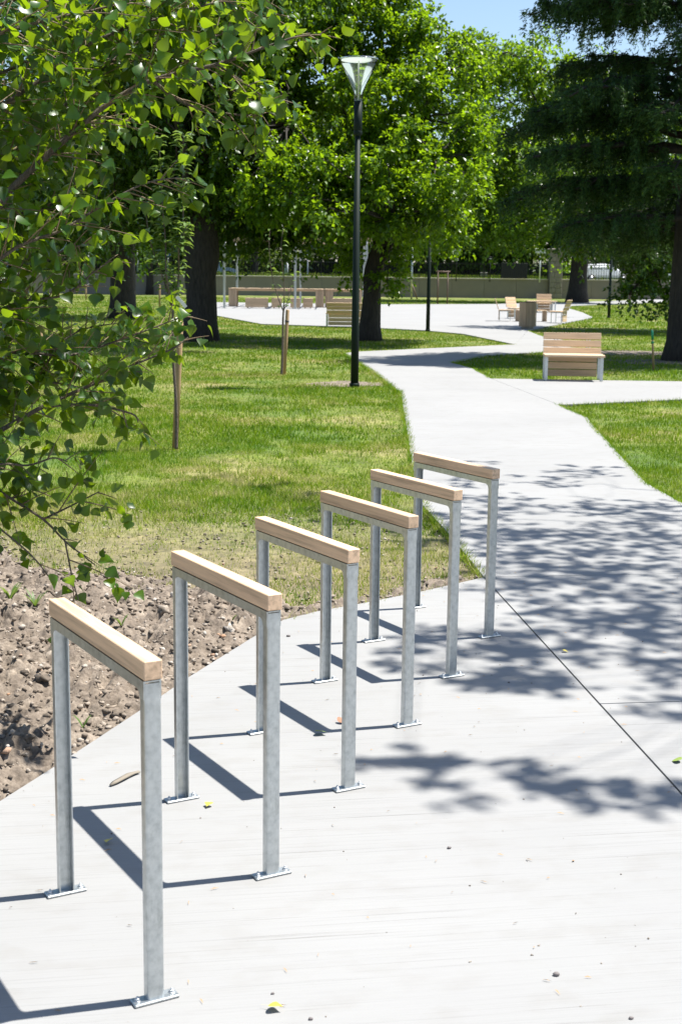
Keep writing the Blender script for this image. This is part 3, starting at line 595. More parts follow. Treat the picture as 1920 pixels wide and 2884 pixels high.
# pergola
e = empty('pergola', G(831, 870), 0, 'galvanised pergola frame with timber beams over the picnic tables', 'pergola'); ox, oy = e.location.x, e.location.y
fx = [P(632, 868, oy)[0]-ox, 0.0, P(1030, 868, oy)[0]-ox]; bk = 8.2; ph = 3.15
for x in fx:
    for yy in (0, bk):
        po = box('post', M['galv'], e, (x, yy, ph/2), (0.11, 0.11, ph), 0.004); box('foot_plate', M['galv'], po, (0, 0, -ph/2+0.008), (0.24, 0.24, 0.015), 0.002)
    box('cross_beam', M['whitemetal'], e, (x, bk/2, ph+0.06), (0.09, bk+0.5, 0.12), 0.004)
for yy in (0, bk/2, bk): box('long_beam', M['plank'], e, ((fx[0]+fx[2])/2, yy, ph+0.19), (fx[2]-fx[0]+0.5, 0.09, 0.14), 0.004)
for q in range(9): box('batten', M['whitemetal'], e, (fx[0]+0.25+q*(fx[2]-fx[0]-0.5)/8, bk/2, ph+0.29), (0.06, bk+0.4, 0.05), 0.003)

# ------------------------------------------------------------------ boundary wall, fence, pillar, street
wl = G(-120, 822); wr = G(1541, 840); wdir = nrm((wr-wl)[:2]); wlen = np.linalg.norm((wr-wl)[:2]); wang = math.atan2(wdir[1], wdir[0]); WH = 1.38
e = empty('boundary_wall', (wl[0], wl[1], 0), wang, 'long low beige wall with stone coping behind the plaza', 'wall')
nP = int(wlen/2.4); sp = wlen/nP
for k in range(nP):
    box('panel', M['wallc'], e, ((k+0.5)*sp, 0, WH/2-0.03), (sp-0.012, 0.24, WH+0.06), 0.006); box('coping_stone', M['cope'], e, ((k+0.5)*sp, 0, WH+0.045), (sp-0.01, 0.34, 0.09), 0.01)
f = empty('railing_fence', (wl[0], wl[1], WH+0.09), wang, 'black upright bar railing on top of the boundary wall', 'fence'); nb = int(wlen/0.2)
for z in (0.12, 1.08): box('rail', M['black'], f, (wlen/2, 0, z), (wlen-0.1, 0.03, 0.045), 0.0)
for k in range(nb): box('bar', M['black'], f, (0.1+k*0.2, 0, 0.60), (0.026, 0.022, 1.2), 0.0)
for k in range(0, nP+1, 1): box('fence_post', M['black'], f, (min(max(k*sp, 0.05), wlen-0.06), 0.04, 0.62), (0.06, 0.05, 1.24), 0.0)
pb0 = P(1409, 785, wr[1]-0.3); pb1 = P(1484, 785, wr[1]-0.3); pn = empty('black_panel', (pb0[0], pb0[1]-0.15, WH+0.09), wang, 'black ribbed sheet panel fixed to the railing', 'panel')
pw = pb1[0]-pb0[0]; nn = 12
for k in range(nn): box('rib', M['panel'], pn, ((k+0.5)*pw/nn, 0, 0.60), (pw/nn-0.02, 0.05, 1.16), 0.006)
box('backing', M['panel'], pn, (pw/2, 0.035, 0.60), (pw-0.02, 0.015, 1.15), 0.0)
pl = empty('stone_pillar', (wr[0]+0.50, wr[1], 0), wang, 'square stone gate pillar at the end of the wall', 'pillar'); zz0 = 0.0
for k in range(9):
    h = 0.40; off = 0.5 if k % 2 else 0.38
    for q, (xa, xb) in enumerate(((-0.48, -0.48+0.96*off), (-0.48+0.96*off, 0.48))):
        box('stone_block', M['stone'], pl, ((xa+xb)/2+random.uniform(-.006, .006), random.uniform(-.01, .01), zz0+h/2), (xb-xa-0.014, 0.94, h-0.014), 0.02)
    zz0 += h
box('cap_stone', M['stone'], pl, (0, 0, zz0+0.09), (1.1, 1.1, 0.18), 0.04)
w2 = empty('boundary_wall', (wr[0]+1.0, wr[1], 0), wang, 'short shaded wall running right from the stone pillar', 'wall'); L2 = 14.0
for k in range(6): box('panel', M['wallc'], w2, ((k+0.5)*L2/6, 0, WH/2-0.03), (L2/6-0.012, 0.24, WH+0.06), 0.006); box('coping_stone', M['cope'], w2, ((k+0.5)*L2/6, 0, WH+0.045), (L2/6-0.01, 0.34, 0.09), 0.01)
f2 = empty('railing_fence', (wr[0]+1.0, wr[1], WH+0.09), wang, 'short black bar railing right of the stone pillar', 'fence')
for z in (0.12, 1.08): box('rail', M['black'], f2, (L2/2, 0, z), (L2-0.1, 0.03, 0.045), 0.0)
for k in range(70): box('bar', M['black'], f2, (0.1+k*0.2, 0, 0.60), (0.026, 0.022, 1.2), 0.0)
TZ = 1.22
def wpt(s, d): return np.array([wl[0]+wdir[0]*s-wdir[1]*d, wl[1]+wdir[1]*s+wdir[0]*d])
terr = [wpt(-300, 0.16), wpt(wlen+300, 0.16), wpt(wlen+300, 900), wpt(-300, 900)]
M['verge'] = plain('verge_turf', (0.07, 0.13, 0.015), 0.95, 0, 0.35, 0.8)
o = mk('verge', slab_mesh('verge', terr, TZ, -0.1), M['verge']); props(o, kind='structure', label='raised grass verge beyond the boundary wall')
rd = [wpt(-200, 9), wpt(wlen+200, 9), wpt(wlen+200, 17), wpt(-200, 17)]
M['asphalt'] = plain('asphalt', (0.05, 0.05, 0.052), 0.9, 0, 0.2, 3.0)
o = mk('road', slab_mesh('road', rd, TZ+0.006, TZ-0.05), M['asphalt']); props(o, kind='structure', label='grey street beyond the wall')
# tall verge grass behind the fence
n = 60000; s = rng.uniform(0, wlen+14, n); d = 0.4+8.4*rng.random(n)**2.2; bx = wl[0]+wdir[0]*s-wdir[1]*d; by = wl[1]+wdir[1]*s+wdir[0]*d
h = rng.uniform(0.15, 0.58, n)*(0.6+0.6*vnoise(s*0.7, d, 14)); a = rng.uniform(0, 6.28, n); V = np.stack([np.stack([bx-np.cos(a)*.04, by-np.sin(a)*.04, np.full(n, TZ)], -1), np.stack([bx+np.cos(a)*.04, by+np.sin(a)*.04, np.full(n, TZ)], -1), np.stack([bx+rng.normal(0, .08, n), by+rng.normal(0, .08, n), TZ+h], -1)], 1)
o = mk('verge_grass', mesh_np('verge_grass', V.reshape(-1, 3), np.arange(n*3).reshape(-1, 3)), M['grass']); props(o, 'long bright grass behind the railing', 'grass', kind='stuff')
# clipped hedge along the far side of the street
he = empty('hedge', (*wpt(0, 18.5), TZ), wang, 'long dark hedge along the far side of the street', 'hedge'); n = 30000; HL = wlen+60
p = np.stack([rng.uniform(-20, HL, n), rng.normal(0, 0.55, n), rng.random(n)**0.7*2.6], -1); p[:, 2] *= 0.75+0.5*vnoise(p[:, 0]*0.35, p[:, 0]*0, 61)
d = rng.normal(0, 1, (n, 3)); x = nrm(np.cross(d, rng.normal(0, 1, (n, 3)))); dd_ = nrm(d); V = np.stack([p-x*0.10, p+dd_*0.34, p+x*0.10], 1).reshape(-1, 3)
hf = mk('foliage', mesh_np('foliage', V, np.arange(len(V)).reshape(-1, 3)), None, he); hf['kind'] = 'stuff'; HEDGE = hf
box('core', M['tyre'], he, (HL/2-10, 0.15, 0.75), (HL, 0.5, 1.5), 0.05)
# grey building beyond the street
be = empty('building', (*wpt(2, 34), TZ), wang, 'long grey clad building glimpsed beyond the street trees', 'building'); BL = 30
box('wall', M['grey'], be, (BL/2-8, 5, 3.6), (BL, 10, 7.2), 0.02)
for k in range(14): box('cladding_band', M['grey'], be, (BL/2-8, -0.03, 0.5+k*0.5), (BL+0.1, 0.06, 0.40), 0.01)
for k in range(7):
    for zf in (1.5, 4.9): wdw = box('window', M['whitemetal'], be, (-5.5+k*3.8, -0.04, zf), (1.9, 0.14, 1.5), 0.01); box('pane', M['winglass'], wdw, (0, -0.075, 0), (1.7, 0.02, 1.3), 0.0)
rf = box('roof', M['whitemetal'], be, (BL/2-8, 5, 7.3), (BL+0.8, 10.8, 0.2), 0.02)
# cars
def car(loc, rz, paint, label):
    e = empty('parked_car', loc, rz, label, 'car', 'cars beyond the railing')
    def loft(name, secs, mat, par=e):
        bm = bmesh.new(); rings = []
        for x, hw, z0, z1, tw in secs: rings.append([bm.verts.new(v) for v in ((x, -hw, z0), (x, hw, z0), (x, hw*1.02, (z0+z1)/2), (x, hw*tw, z1), (x, -hw*tw, z1), (x, -hw*1.02, (z0+z1)/2))])
        for a, b in zip(rings[:-1], rings[1:]):
            for i in range(6): bm.faces.new((a[i], a[(i+1) % 6], b[(i+1) % 6], b[i]))
        bm.faces.new(rings[0]); bm.faces.new(rings[-1]); bmesh.ops.recalc_face_normals(bm, faces=bm.faces[:]); return mk(name, mesh_bm(name, bm), mat, par)
    loft('body', [(-2.05, .72, .35, .80, .95), (-1.9, .82, .25, .93, .95), (-1.2, .86, .22, .97, .95), (0.6, .86, .22, .95, .95), (1.5, .84, .24, .84, .93), (2.0, .74, .28, .68, .9), (2.1, .62, .35, .58, .9)], paint)
    cb = loft('cabin', [(-1.85, .74, .92, 1.0, .95), (-1.3, .75, .95, 1.42, .80), (-0.2, .75, .95, 1.47, .80), (0.35, .75, .94, 1.40, .80), (1.05, .74, .90, .96, .95)], paint)
    for s in (-1, 1):
        for xw, wl_ in ((-0.75, 0.85), (0.18, 0.75)): box('side_window', M['winglass'], cb, (xw, s*0.70, 1.18), (wl_, 0.06, 0.32), 0.02, (s*0.30, 0, 0))
        for xw in (-1.25, 1.3):
            t = cyl('wheel', M['tyre'], e, (xw, s*0.70, 0.31), (xw, s*0.885, 0.31), 0.31, n=24); cyl('rim', M['bolt'], t, (xw, s*0.87, 0.31), (xw, s*0.892, 0.31), 0.19, n=16)
        box('headlight', M['bolt'], e, (2.0, s*0.55, 0.62), (0.14, 0.3, 0.12), 0.02); box('tail_light', M['red'], e, (-2.0, s*0.62, 0.78), (0.12, 0.22, 0.16), 0.02)
    box('windscreen', M['winglass'], cb, (0.72, 0, 1.17), (0.05, 1.15, 0.55), 0.01, (0, -0.98, 0))
q = P(600, 770, 118); car((q[0], q[1], TZ), wang, M['carblue'], 'pale car behind the railing just left of the pergola')
q = P(1700, 770, 110); car((q[0], q[1], TZ), wang+0.05, M['carpaint'], 'white car behind the railing right of the stone pillar')
q = P(1880, 770, 111); car((q[0], q[1], TZ), wang+0.05+math.pi, M['carpaint'], 'white car with red tail light at far right behind the railing')
# signs and poles
q = P(1284, 768, 106.0); e = empty('road_sign', (q[0], q[1], TZ), 0, 'grey back of a triangular give way sign on a dark pole', 'sign')
cyl('pole', M['black'], e, (0, 0, 0), (0, 0, 2.45), 0.035, n=10)
bm = bmesh.new(); tri = [(-0.36, 2.42), (0.36, 2.42), (0.0, 1.78)]
A = [bm.verts.new((x, 0.045, z)) for x, z in tri]; B = [bm.verts.new((x, 0.07, z)) for x, z in tri]; bm.faces.new(A); bm.faces.new(B[::-1])
for i in range(3): bm.faces.new((A[i], A[(i+1) % 3], B[(i+1) % 3], B[i]))
bmesh.ops.recalc_face_normals(bm, faces=bm.faces[:]); mk('sign_plate', mesh_bm('sign_plate', bm), M['signback'], e); box('small_plate', M['signback'], e, (0, 0.055, 1.62), (0.30, 0.02, 0.16), 0.002)
q = P(1379, 768, 108.0); e = empty('road_sign', (q[0], q[1], TZ), 0, 'small dark rectangular sign right of the give way sign', 'sign'); cyl('pole', M['black'], e, (0, 0, 0), (0, 0, 1.9), 0.03, n=8); box('sign_plate', M['panel'], e, (0, -0.05, 1.74), (0.34, 0.02, 0.26), 0.003); box('arrow_mark', M['signback'], e, (0, -0.063, 1.74), (0.16, 0.006, 0.06), 0.0)
q = P(1519, 768, 107.0); e = empty('signpost', (q[0], q[1], TZ), 0, 'pale signpost beside the stone pillar', 'sign'); cyl('pole', M['whitemetal'], e, (0, 0, 0), (0, 0, 2.3), 0.05, n=10); box('sign_plate', M['signback'], e, (0, -0.07, 2.35), (0.8, 0.02, 0.35), 0.003)
q = P(474, 768, 112.0); e = empty('road_sign', (q[0], q[1], TZ), 0, 'small blue sign behind the railing left of the big trunk', 'sign'); cyl('pole', M['whitemetal'], e, (0, 0, 0), (0, 0, 2.1), 0.03, n=8); box('sign_plate', M['bluesign'], e, (0, -0.05, 1.9), (0.45, 0.02, 0.65), 0.003); box('mark', M['signback'], e, (0, -0.063, 1.9), (0.15, 0.006, 0.4), 0.0)
for px, lab in ((250, 'pale street post behind the railing at far left'), (388, 'pale street post behind the railing left of the thin trunk'), (802, 'pair-side pale bollard post behind the railing left of the pergola front post'), (809, 'pale bollard post nearest the pergola front post')):
    q = P(px, 768, 110.0); e = empty('street_post', (q[0], q[1], TZ), 0, lab, 'post', 'pale street posts'); cyl('shaft', M['whitemetal'], e, (0, 0, 0), (0, 0, 2.6 if px < 500 else 1.5), 0.07, n=10); lathe('cap', [(0.075, 2.6 if px < 500 else 1.5), (0.05, (2.6 if px < 500 else 1.5)+.05), (0, (2.6 if px < 500 else 1.5)+.06)], M['whitemetal'], e, 10)
q = P(1361, 783, wr[1]+2.0); e = empty('utility_cabinet', (q[0], q[1], TZ), wang, 'grey utility cabinet behind the railing left of the black panel', 'cabinet'); box('body', M['stone'], e, (0, 0, 0.32), (0.48, 0.35, 0.64), 0.01); box('lid', M['cope'], e, (0, 0, 0.66), (0.54, 0.40, 0.05), 0.01)
c = G(1245, 856); e = empty('tree_guard', c, 0, 'brown timber frame of two poles and a crossbar on the far grass', 'tree guard')
for x in (-0.29, 0.29): cyl('pole', M['oldwood'], e, (x, 0, -0.1), (x, 0, 1.95), 0.045, n=10)
cyl('crossbar', M['oldwood'], e, (-0.42, -0.03, 1.9), (0.42, -0.03, 1.9), 0.04, n=10)
c = G(1158, 841); e = empty('braced_post', c, 0, 'grey pole with a dark slanting brace before the wall', 'post'); cyl('pole', M['galv'], e, (0, 0, -0.1), (0, 0, 3.6), 0.06, n=10); cyl('brace', M['oldwood'], e, (0.42, 0, -0.05), (0.03, 0, 1.0), 0.045, n=8)
c = G(866, 829); e = empty('braced_post', c, 0, 'grey pole with a slanting brace behind the picnic table', 'post'); cyl('pole', M['galv'], e, (0, 0, -0.1), (0, 0, 3.2), 0.06, n=10); cyl('brace', M['oldwood'], e, (0.4, 0, -0.05), (0.03, 0, 1.2), 0.045, n=8)

# ------------------------------------------------------------------ stakes
def stake(px0, py0, px1, py1, r, label, tie=True, green=False):
    b = G(px0, py0); t = P(px1, py1, b[1]); e = empty('stake', b, 0, label, 'stake', 'wooden tree stakes'); d = t-b; L = np.linalg.norm(d)
    V, F = tube_arrays([np.zeros(3)-d*0.05/L, d*0.5, d*(1-0.012/L), d], [r, r*1.02, r, r*0.86], 14, wob=0.015); mk('shaft', mesh_np('shaft', V, F), M['stake'], e)
    if green:
        for a, c_ in ((0.74, 0.995), (0.64, 0.70)): V, F = tube_arrays([d*a, d*c_], [r*1.08, r*1.06], 14); mk('paint_band', mesh_np('paint_band', V, F), M['greenpaint'], e)
    elif tie: V, F = tube_arrays([d*0.80, d*0.83], [r*1.1, r*1.1], 14); mk('tie', mesh_np('tie', V, F), M['tape'], e)
    return e
stake(494, 1256, 508, 905, 0.031, 'round wooden stake beside the nearest sapling on the lawn', tie=False)
stake(800, 1050, 810, 872, 0.034, 'wooden stake with black tie beside the sapling left of the lamp post')
stake(1839, 1038, 1835, 928, 0.022, 'thin stake with green painted top right of the bench', green=True)
stake(450, 862, 450, 802, 0.045, 'distant stake left of the big dark trunk')
stake(243, 842, 242, 802, 0.05, 'distant stake near the left trunk')
stake(118, 1060, 115, 925, 0.035, 'wooden stake half hidden behind the poplar leaves')

HEDGE.data.materials.append(M['leafF'])
# ------------------------------------------------------------------ foliage tools
DIA = (np.array([(0, 0, 0), (-0.34, 0.42, 0.07), (0, 1.0, -0.10), (0.34, 0.42, 0.07)]), np.array([(0, 2, 1), (0, 3, 2)]))
def poplar_template():
    ys = [0.0, 0.05, 0.17, 0.33, 0.52, 0.72, 0.88, 1.0]; ws = [0.0, 0.20, 0.40, 0.46, 0.36, 0.19, 0.07, 0.0]
    zc = lambda y, w: 0.22*w-0.26*y*y+0.05*y
    V = []; mid = []; lf = []; rt = []
    for y, w_ in zip(ys, ws):
        mid.append(len(V)); V.append((0, y, zc(y, 0)))
        if w_ > 0: lf.append(len(V)); V.append((-w_, y-0.02, zc(y, w_))); rt.append(len(V)); V.append((w_, y-0.02, zc(y, w_)))
        else: lf.append(mid[-1]); rt.append(mid[-1])
    F = []
    for i in range(len(ys)-1):
        for (a, s) in ((lf, 1), (rt, -1)):
            for t in ((mid[i], mid[i+1], a[i+1]), (mid[i], a[i+1], a[i])):
                if len(set(t)) == 3: F.append(t if s > 0 else t[::-1])
    b = len(V); V += [(-0.012, 0.0, 0.0), (0.012, 0.0, 0.0), (0.008, -0.55, 0.10), (-0.008, -0.55, 0.10)]; F += [(b, b+2, b+1), (b, b+3, b+2)]
    return np.array(V), np.array(F)
POP = poplar_template()
SAP = (np.array([(0, 0, 0), (-0.22, 0.3, 0.10), (-0.2, 0.65, 0.0), (0, 1.0, -0.34), (0.2, 0.65, 0.0), (0.22, 0.3, 0.10), (0, 0.45, 0.02)]), np.array([(0, 6, 1), (1, 6, 2), (2, 6, 3), (3, 6, 4), (4, 6, 5), (5, 6, 0)]))
def frames(d, up):
    y = nrm(d); x = nrm(np.cross(y, up)); z = np.cross(x, y); return x, y, z
def place(templ, pos, d, up, size):
    V0, F0 = templ; x, y, z = frames(d, up); s = size[:, None, None]
    V = (V0[None, :, 0:1]*x[:, None]+V0[None, :, 1:2]*y[:, None]+V0[None, :, 2:3]*z[:, None])*s+pos[:, None]
    return V.reshape(-1, 3), (F0[None]+(np.arange(len(pos))*len(V0))[:, None, None]).reshape(-1, 3)
def clump_leaves(C, r, ntw, nlf, size, droop=0.35, flat=0.8, updir=0.9):
    n = len(C); d = rng.normal(0, 1, (n, ntw, 3)); d[..., 2] = d[..., 2]*flat+0.12; d = nrm(d); L = r[:, None]*rng.uniform(0.55, 1.15, (n, ntw))
    s = rng.uniform(0.3, 1.0, (n, ntw, nlf)); p = C[:, None, None]+d[:, :, None]*(L[:, :, None]*s)[..., None]
    p[..., 2] -= droop*(L[:, :, None]*s**2); p = p+rng.normal(0, 0.05, p.shape)*r[:, None, None, None]
    ld = d[:, :, None]*0.6+rng.normal(0, 0.6, p.shape); ld[..., 2] -= 0.45
    up = rng.normal(0, 0.55, p.shape); up[..., 2] += updir
    p = p.reshape(-1, 3); return p, ld.reshape(-1, 3), up.reshape(-1, 3), size*rng.uniform(0.7, 1.25, len(p)), (C[:, None]+0*d, d, L)
def limb(a, b, r0, r1, sag=0.0, n=7, sides=7):
    a, b = np.array(a, float), np.array(b, float); t = np.linspace(0, 1, n)[:, None]; L = np.linalg.norm(b-a)
    p = a+(b-a)*t; p[:, 2] += np.sin(t[:, 0]*math.pi)*L*sag; p[1:-1] += rng.normal(0, 0.025*L, (n-2, 3)); return tube_arrays(p, np.linspace(r0, r1, n), sides)
def tree(base, trunk_pts, trunk_r, ells, nclump, crad, ntw, nlf, lsize, mat, label, name='broadleaf_tree', group=None, bark='bark', zmin=2.2, droop=0.35, nlimb=14, flare=1.35, sides=14, keep=None, extra=None):
    base = np.array(base, float); e = empty(name, base, 0, label, 'tree', group)
    tp = spline([np.array(p, float) for p in trunk_pts], 12); tr = np.interp(np.linspace(0, 1, 12), np.linspace(0, 1, len(trunk_r)), trunk_r).copy(); tr[0] *= flare; tr[1] *= 1+(flare-1)*0.3
    tp[0][2] -= 0.15; V, F = tube_arrays(tp, tr, sides, wob=0.05); mk('trunk', mesh_np('trunk', V, F), M[bark], e, smooth=True)
    vol = np.array([q[1][0]*q[1][1]*q[1][2] for q in ells])**0.72; cnt = np.maximum(1, (nclump*vol/vol.sum()).astype(int)); C = []
    for (c, r), k in zip(ells, cnt):
        d = nrm(rng.normal(0, 1, (k, 3))); s = rng.uniform(0.45, 1.0, k)**0.6; C.append(np.array(c)-base+d*s[:, None]*np.array(r))
    C = np.concatenate(C); C = C[C[:, 2] > zmin]
    if extra is not None: C = np.vstack([C, np.array(extra)-base])
    if keep is not None: C = C[keep(C+base)]
    r = crad*rng.uniform(0.7, 1.3, len(C)); p, d, u, s, tw = clump_leaves(C, r, ntw, nlf, lsize, droop)
    k = p[:, 2] > zmin-1.2; V, F = place(DIA, p[k], d[k], u[k], s[k]); cr = mk('crown', mesh_np('crown', V, F), M[mat], e); cr['kind'] = 'stuff'
    top = tp[-1]; fork = tp[-4]; parts = []; idx = rng.permutation(len(C))[:nlimb]; nodes = []
    for q in idx:
        a = tp[rng.integers(6, 12)]; b = C[q]; parts.append(limb(a, b, trunk_r[-1]*0.5, 0.03, 0.06, 8, 7)); nodes += [a+(b-a)*t for t in (0.35, 0.55, 0.75, 1.0)]
    nodes = np.array(nodes)
    for q in range(len(C)):
        dd = np.linalg.norm(nodes-C[q], axis=1); a = nodes[dd.argmin()]
        if 0.2 < dd.min() < 6: parts.append(limb(a, C[q], 0.035, 0.012, 0.03, 5, 4))
    c0, dd, L = tw; sel = rng.random(L.shape) < 0.3; c0, dd, L = c0[sel], dd[sel], L[sel]; ends = c0+dd*L[:, None]; ends[:, 2] -= droop*L
    x = nrm(np.cross(dd, np.array([0.3, 0.5, 0.8]))); wdt = 0.008; Vt = np.stack([c0-x*wdt, c0+x*wdt, ends], 1).reshape(-1, 3); parts.append((Vt, np.arange(len(Vt)).reshape(-1, 3)))
    V, F = join(parts); br = mk('branches', mesh_np('branches', V, F), M[bark], e, smooth=False); return e
def ell(px, py, Y, rx, ry, rz): return (P(px, py, Y), (rx, ry, rz))

# T3: bright tree behind the lamp
b = G(1040, 957)
tree(b, [(0, 0, 0), (0.05, 0, 1.2), (0.12, 0, 2.0), (0.55, 0.1, 3.0), (0.9, 0.2, 4.4)], [0.27, 0.24, 0.26, 0.2, 0.12],
     [ell(1010, 560, b[1]-3.0, 2.0, 1.2, 0.9), ell(860, 520, b[1]-2.6, 1.9, 1.3, 1.0), ell(1150, 520, b[1]-2.4, 1.9, 1.4, 1.1), ell(1010, 420, b[1]-2.2, 2.4, 1.5, 1.2), ell(730, 470, b[1]-1.6, 1.7, 1.4, 1.1), ell(1120, 330, b[1]-1.2, 2.4, 1.6, 1.3), ell(880, 330, b[1]-1.0, 2.2, 1.6, 1.3), ell(720, 300, b[1]-0.6, 1.9, 1.6, 1.3), ell(1260, 420, b[1]-0.6, 1.3, 1.5, 1.2), ell(1000, 190, b[1]+0.2, 2.5, 1.8, 1.3), ell(1180, 190, b[1]+0.5, 1.8, 1.7, 1.2), ell(800, 160, b[1]+0.6, 2.2, 1.8, 1.4), ell(950, 40, b[1]+1.6, 2.3, 1.8, 1.3), ell(1100, 60, b[1]+1.8, 1.7, 1.6, 1.1), ell(760, 20, b[1]+1.8, 2.4, 1.8, 1.4), ell(900, -90, b[1]+3.0, 2.4, 1.8, 1.2), ell(1150, 630, b[1]-1.0, 1.5, 1.2, 0.45), ell(950, 610, b[1]+0.5, 1.6, 1.2, 0.40), ell(1270, 590, b[1]+0.5, 1.0, 1.0, 0.6)],
     300, 0.68, 27, 13, 0.13, 'leafA', 'bright green broadleaf tree with forked trunk behind the lamp post', nlimb=18, extra=[P(1090, 790, b[1]-0.6), P(1120, 720, b[1]-0.4), P(980, 700, b[1]+0.6), P(960, 640, b[1]), P(1180, 640, b[1]), P(1250, 600, b[1]), P(1060, 620, b[1]-0.8), P(900, 620, b[1]), P(985, 760, b[1]+0.3), P(1110, 600, b[1]-0.6), P(1190, 560, b[1])])
# T1: dark trunk
b = G(567, 957)
tree(b, [(0, 0, 0), (0.0, 0, 1.4), (0.02, 0, 2.4), (-0.2, 0.1, 3.6), (-0.3, 0.2, 5.2)], [0.40, 0.40, 0.46, 0.30, 0.18],
     [ell(520, 430, b[1]+0.8, 2.4, 2.6, 1.7), ell(650, 560, b[1]+1.5, 1.8, 1.9, 1.0), ell(760, 620, b[1]+2.0, 1.5, 1.5, 0.9), ell(430, 250, b[1]+0.5, 2.6, 2.6, 1.9), ell(600, 180, b[1]+1.0, 2.6, 2.6, 2.0), ell(330, 400, b[1]+1.0, 2.2, 2.4, 1.7), ell(500, -80, b[1]+1, 3.4, 3, 2.4), ell(430, 0, b[1]-3, 3.0, 2.2, 1.3), ell(610, -80, b[1]-4, 3.2, 2.4, 1.3)],
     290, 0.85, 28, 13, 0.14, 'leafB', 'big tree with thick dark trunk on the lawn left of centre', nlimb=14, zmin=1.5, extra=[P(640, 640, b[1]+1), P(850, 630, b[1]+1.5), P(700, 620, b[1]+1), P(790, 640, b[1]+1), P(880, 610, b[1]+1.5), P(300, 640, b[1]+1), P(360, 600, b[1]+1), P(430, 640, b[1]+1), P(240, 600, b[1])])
# T2
b = G(345, 895)
tree(b, [(0, 0, 0), (0.05, 0, 1.8), (0, 0, 3.4), (-0.2, 0, 6), (-0.3, 0, 9)], [0.48, 0.44, 0.46, 0.3, 0.16],
     [ell(330, 480, b[1], 3.8, 3.6, 2.6), ell(150, 480, b[1]+1, 3.6, 3.4, 2.6), ell(300, 200, b[1], 4, 4, 3), ell(100, 200, b[1], 4, 4, 3), ell(200, 620, b[1], 2.6, 2.6, 1.2), ell(430, 640, b[1], 2.2, 2.2, 1.1), ell(110, 690, b[1]+1, 2.2, 2, 0.8), ell(330, 690, b[1]+2, 1.6, 2, 0.6), ell(330, -60, b[1], 5, 4, 3)],
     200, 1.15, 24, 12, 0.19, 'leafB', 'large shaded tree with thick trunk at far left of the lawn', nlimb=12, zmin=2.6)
# T4 far right of plaza
b = G(1625, 852)
tree(b, [(0, 0, 0), (0, 0, 2.5), (0.1, 0, 5), (-0.2, 0, 9), (-0.3, 0, 13)], [0.62, 0.55, 0.5, 0.4, 0.2],
     [ell(1400, 300, b[1], 4.4, 4, 3.4), ell(1500, 470, b[1]-1, 4.4, 4, 2.6), ell(1330, 520, b[1], 3.2, 3.5, 2.4), ell(1680, 500, b[1]-1, 4, 4, 3), ell(1650, 300, b[1], 4.5, 4, 3.4), ell(1420, 170, b[1], 3.6, 3.6, 2.2), ell(1560, 640, b[1]-2, 2.6, 2.4, 1.3), ell(1420, 640, b[1]-3, 2.6, 2.2, 1.0), ell(1310, 640, b[1]-1, 2.2, 2.2, 1.1), ell(1730, 650, b[1]-2, 2.4, 2.2, 1.2), ell(1240, 660, b[1]+4, 2.2, 2.2, 0.9)],
     240, 1.5, 22, 12, 0.25, 'leafA', 'broad tree with dark trunk beside the stone pillar', nlimb=14, zmin=3.2, extra=[G(1560, 846)+np.array([0, -2, 1.3]), G(1600, 846)+np.array([0, -2, 1.0]), G(1590, 846)+np.array([0, -2, 2.0])])
# T6 dark tree at the right edge
b = G(2060, 935)
tree(b, [(0, 0, 0), (0, 0, 2), (-0.2, 0, 4), (-0.5, 0, 6)], [0.35, 0.3, 0.26, 0.15],
     [ell(1800, 560, b[1]+1, 2.6, 2.4, 1.6), ell(1700, 640, b[1]+1.5, 1.9, 2.0, 1.0), ell(1850, 700, b[1], 1.6, 1.8, 1.0), ell(1930, 500, b[1], 3, 3, 2.5), ell(1640, 500, b[1]+2, 1.8, 2, 1.4)],
     120, 0.85, 24, 12, 0.15, 'leafB', 'shaded broadleaf tree whose branches hang over the grass at right', nlimb=12, zmin=1.6, extra=[P(1790, 800, b[1]-1), P(1830, 790, b[1]-1), P(1770, 830, b[1]-1.2), P(1860, 810, b[1]-0.6), P(1885, 860, b[1]-0.6)])
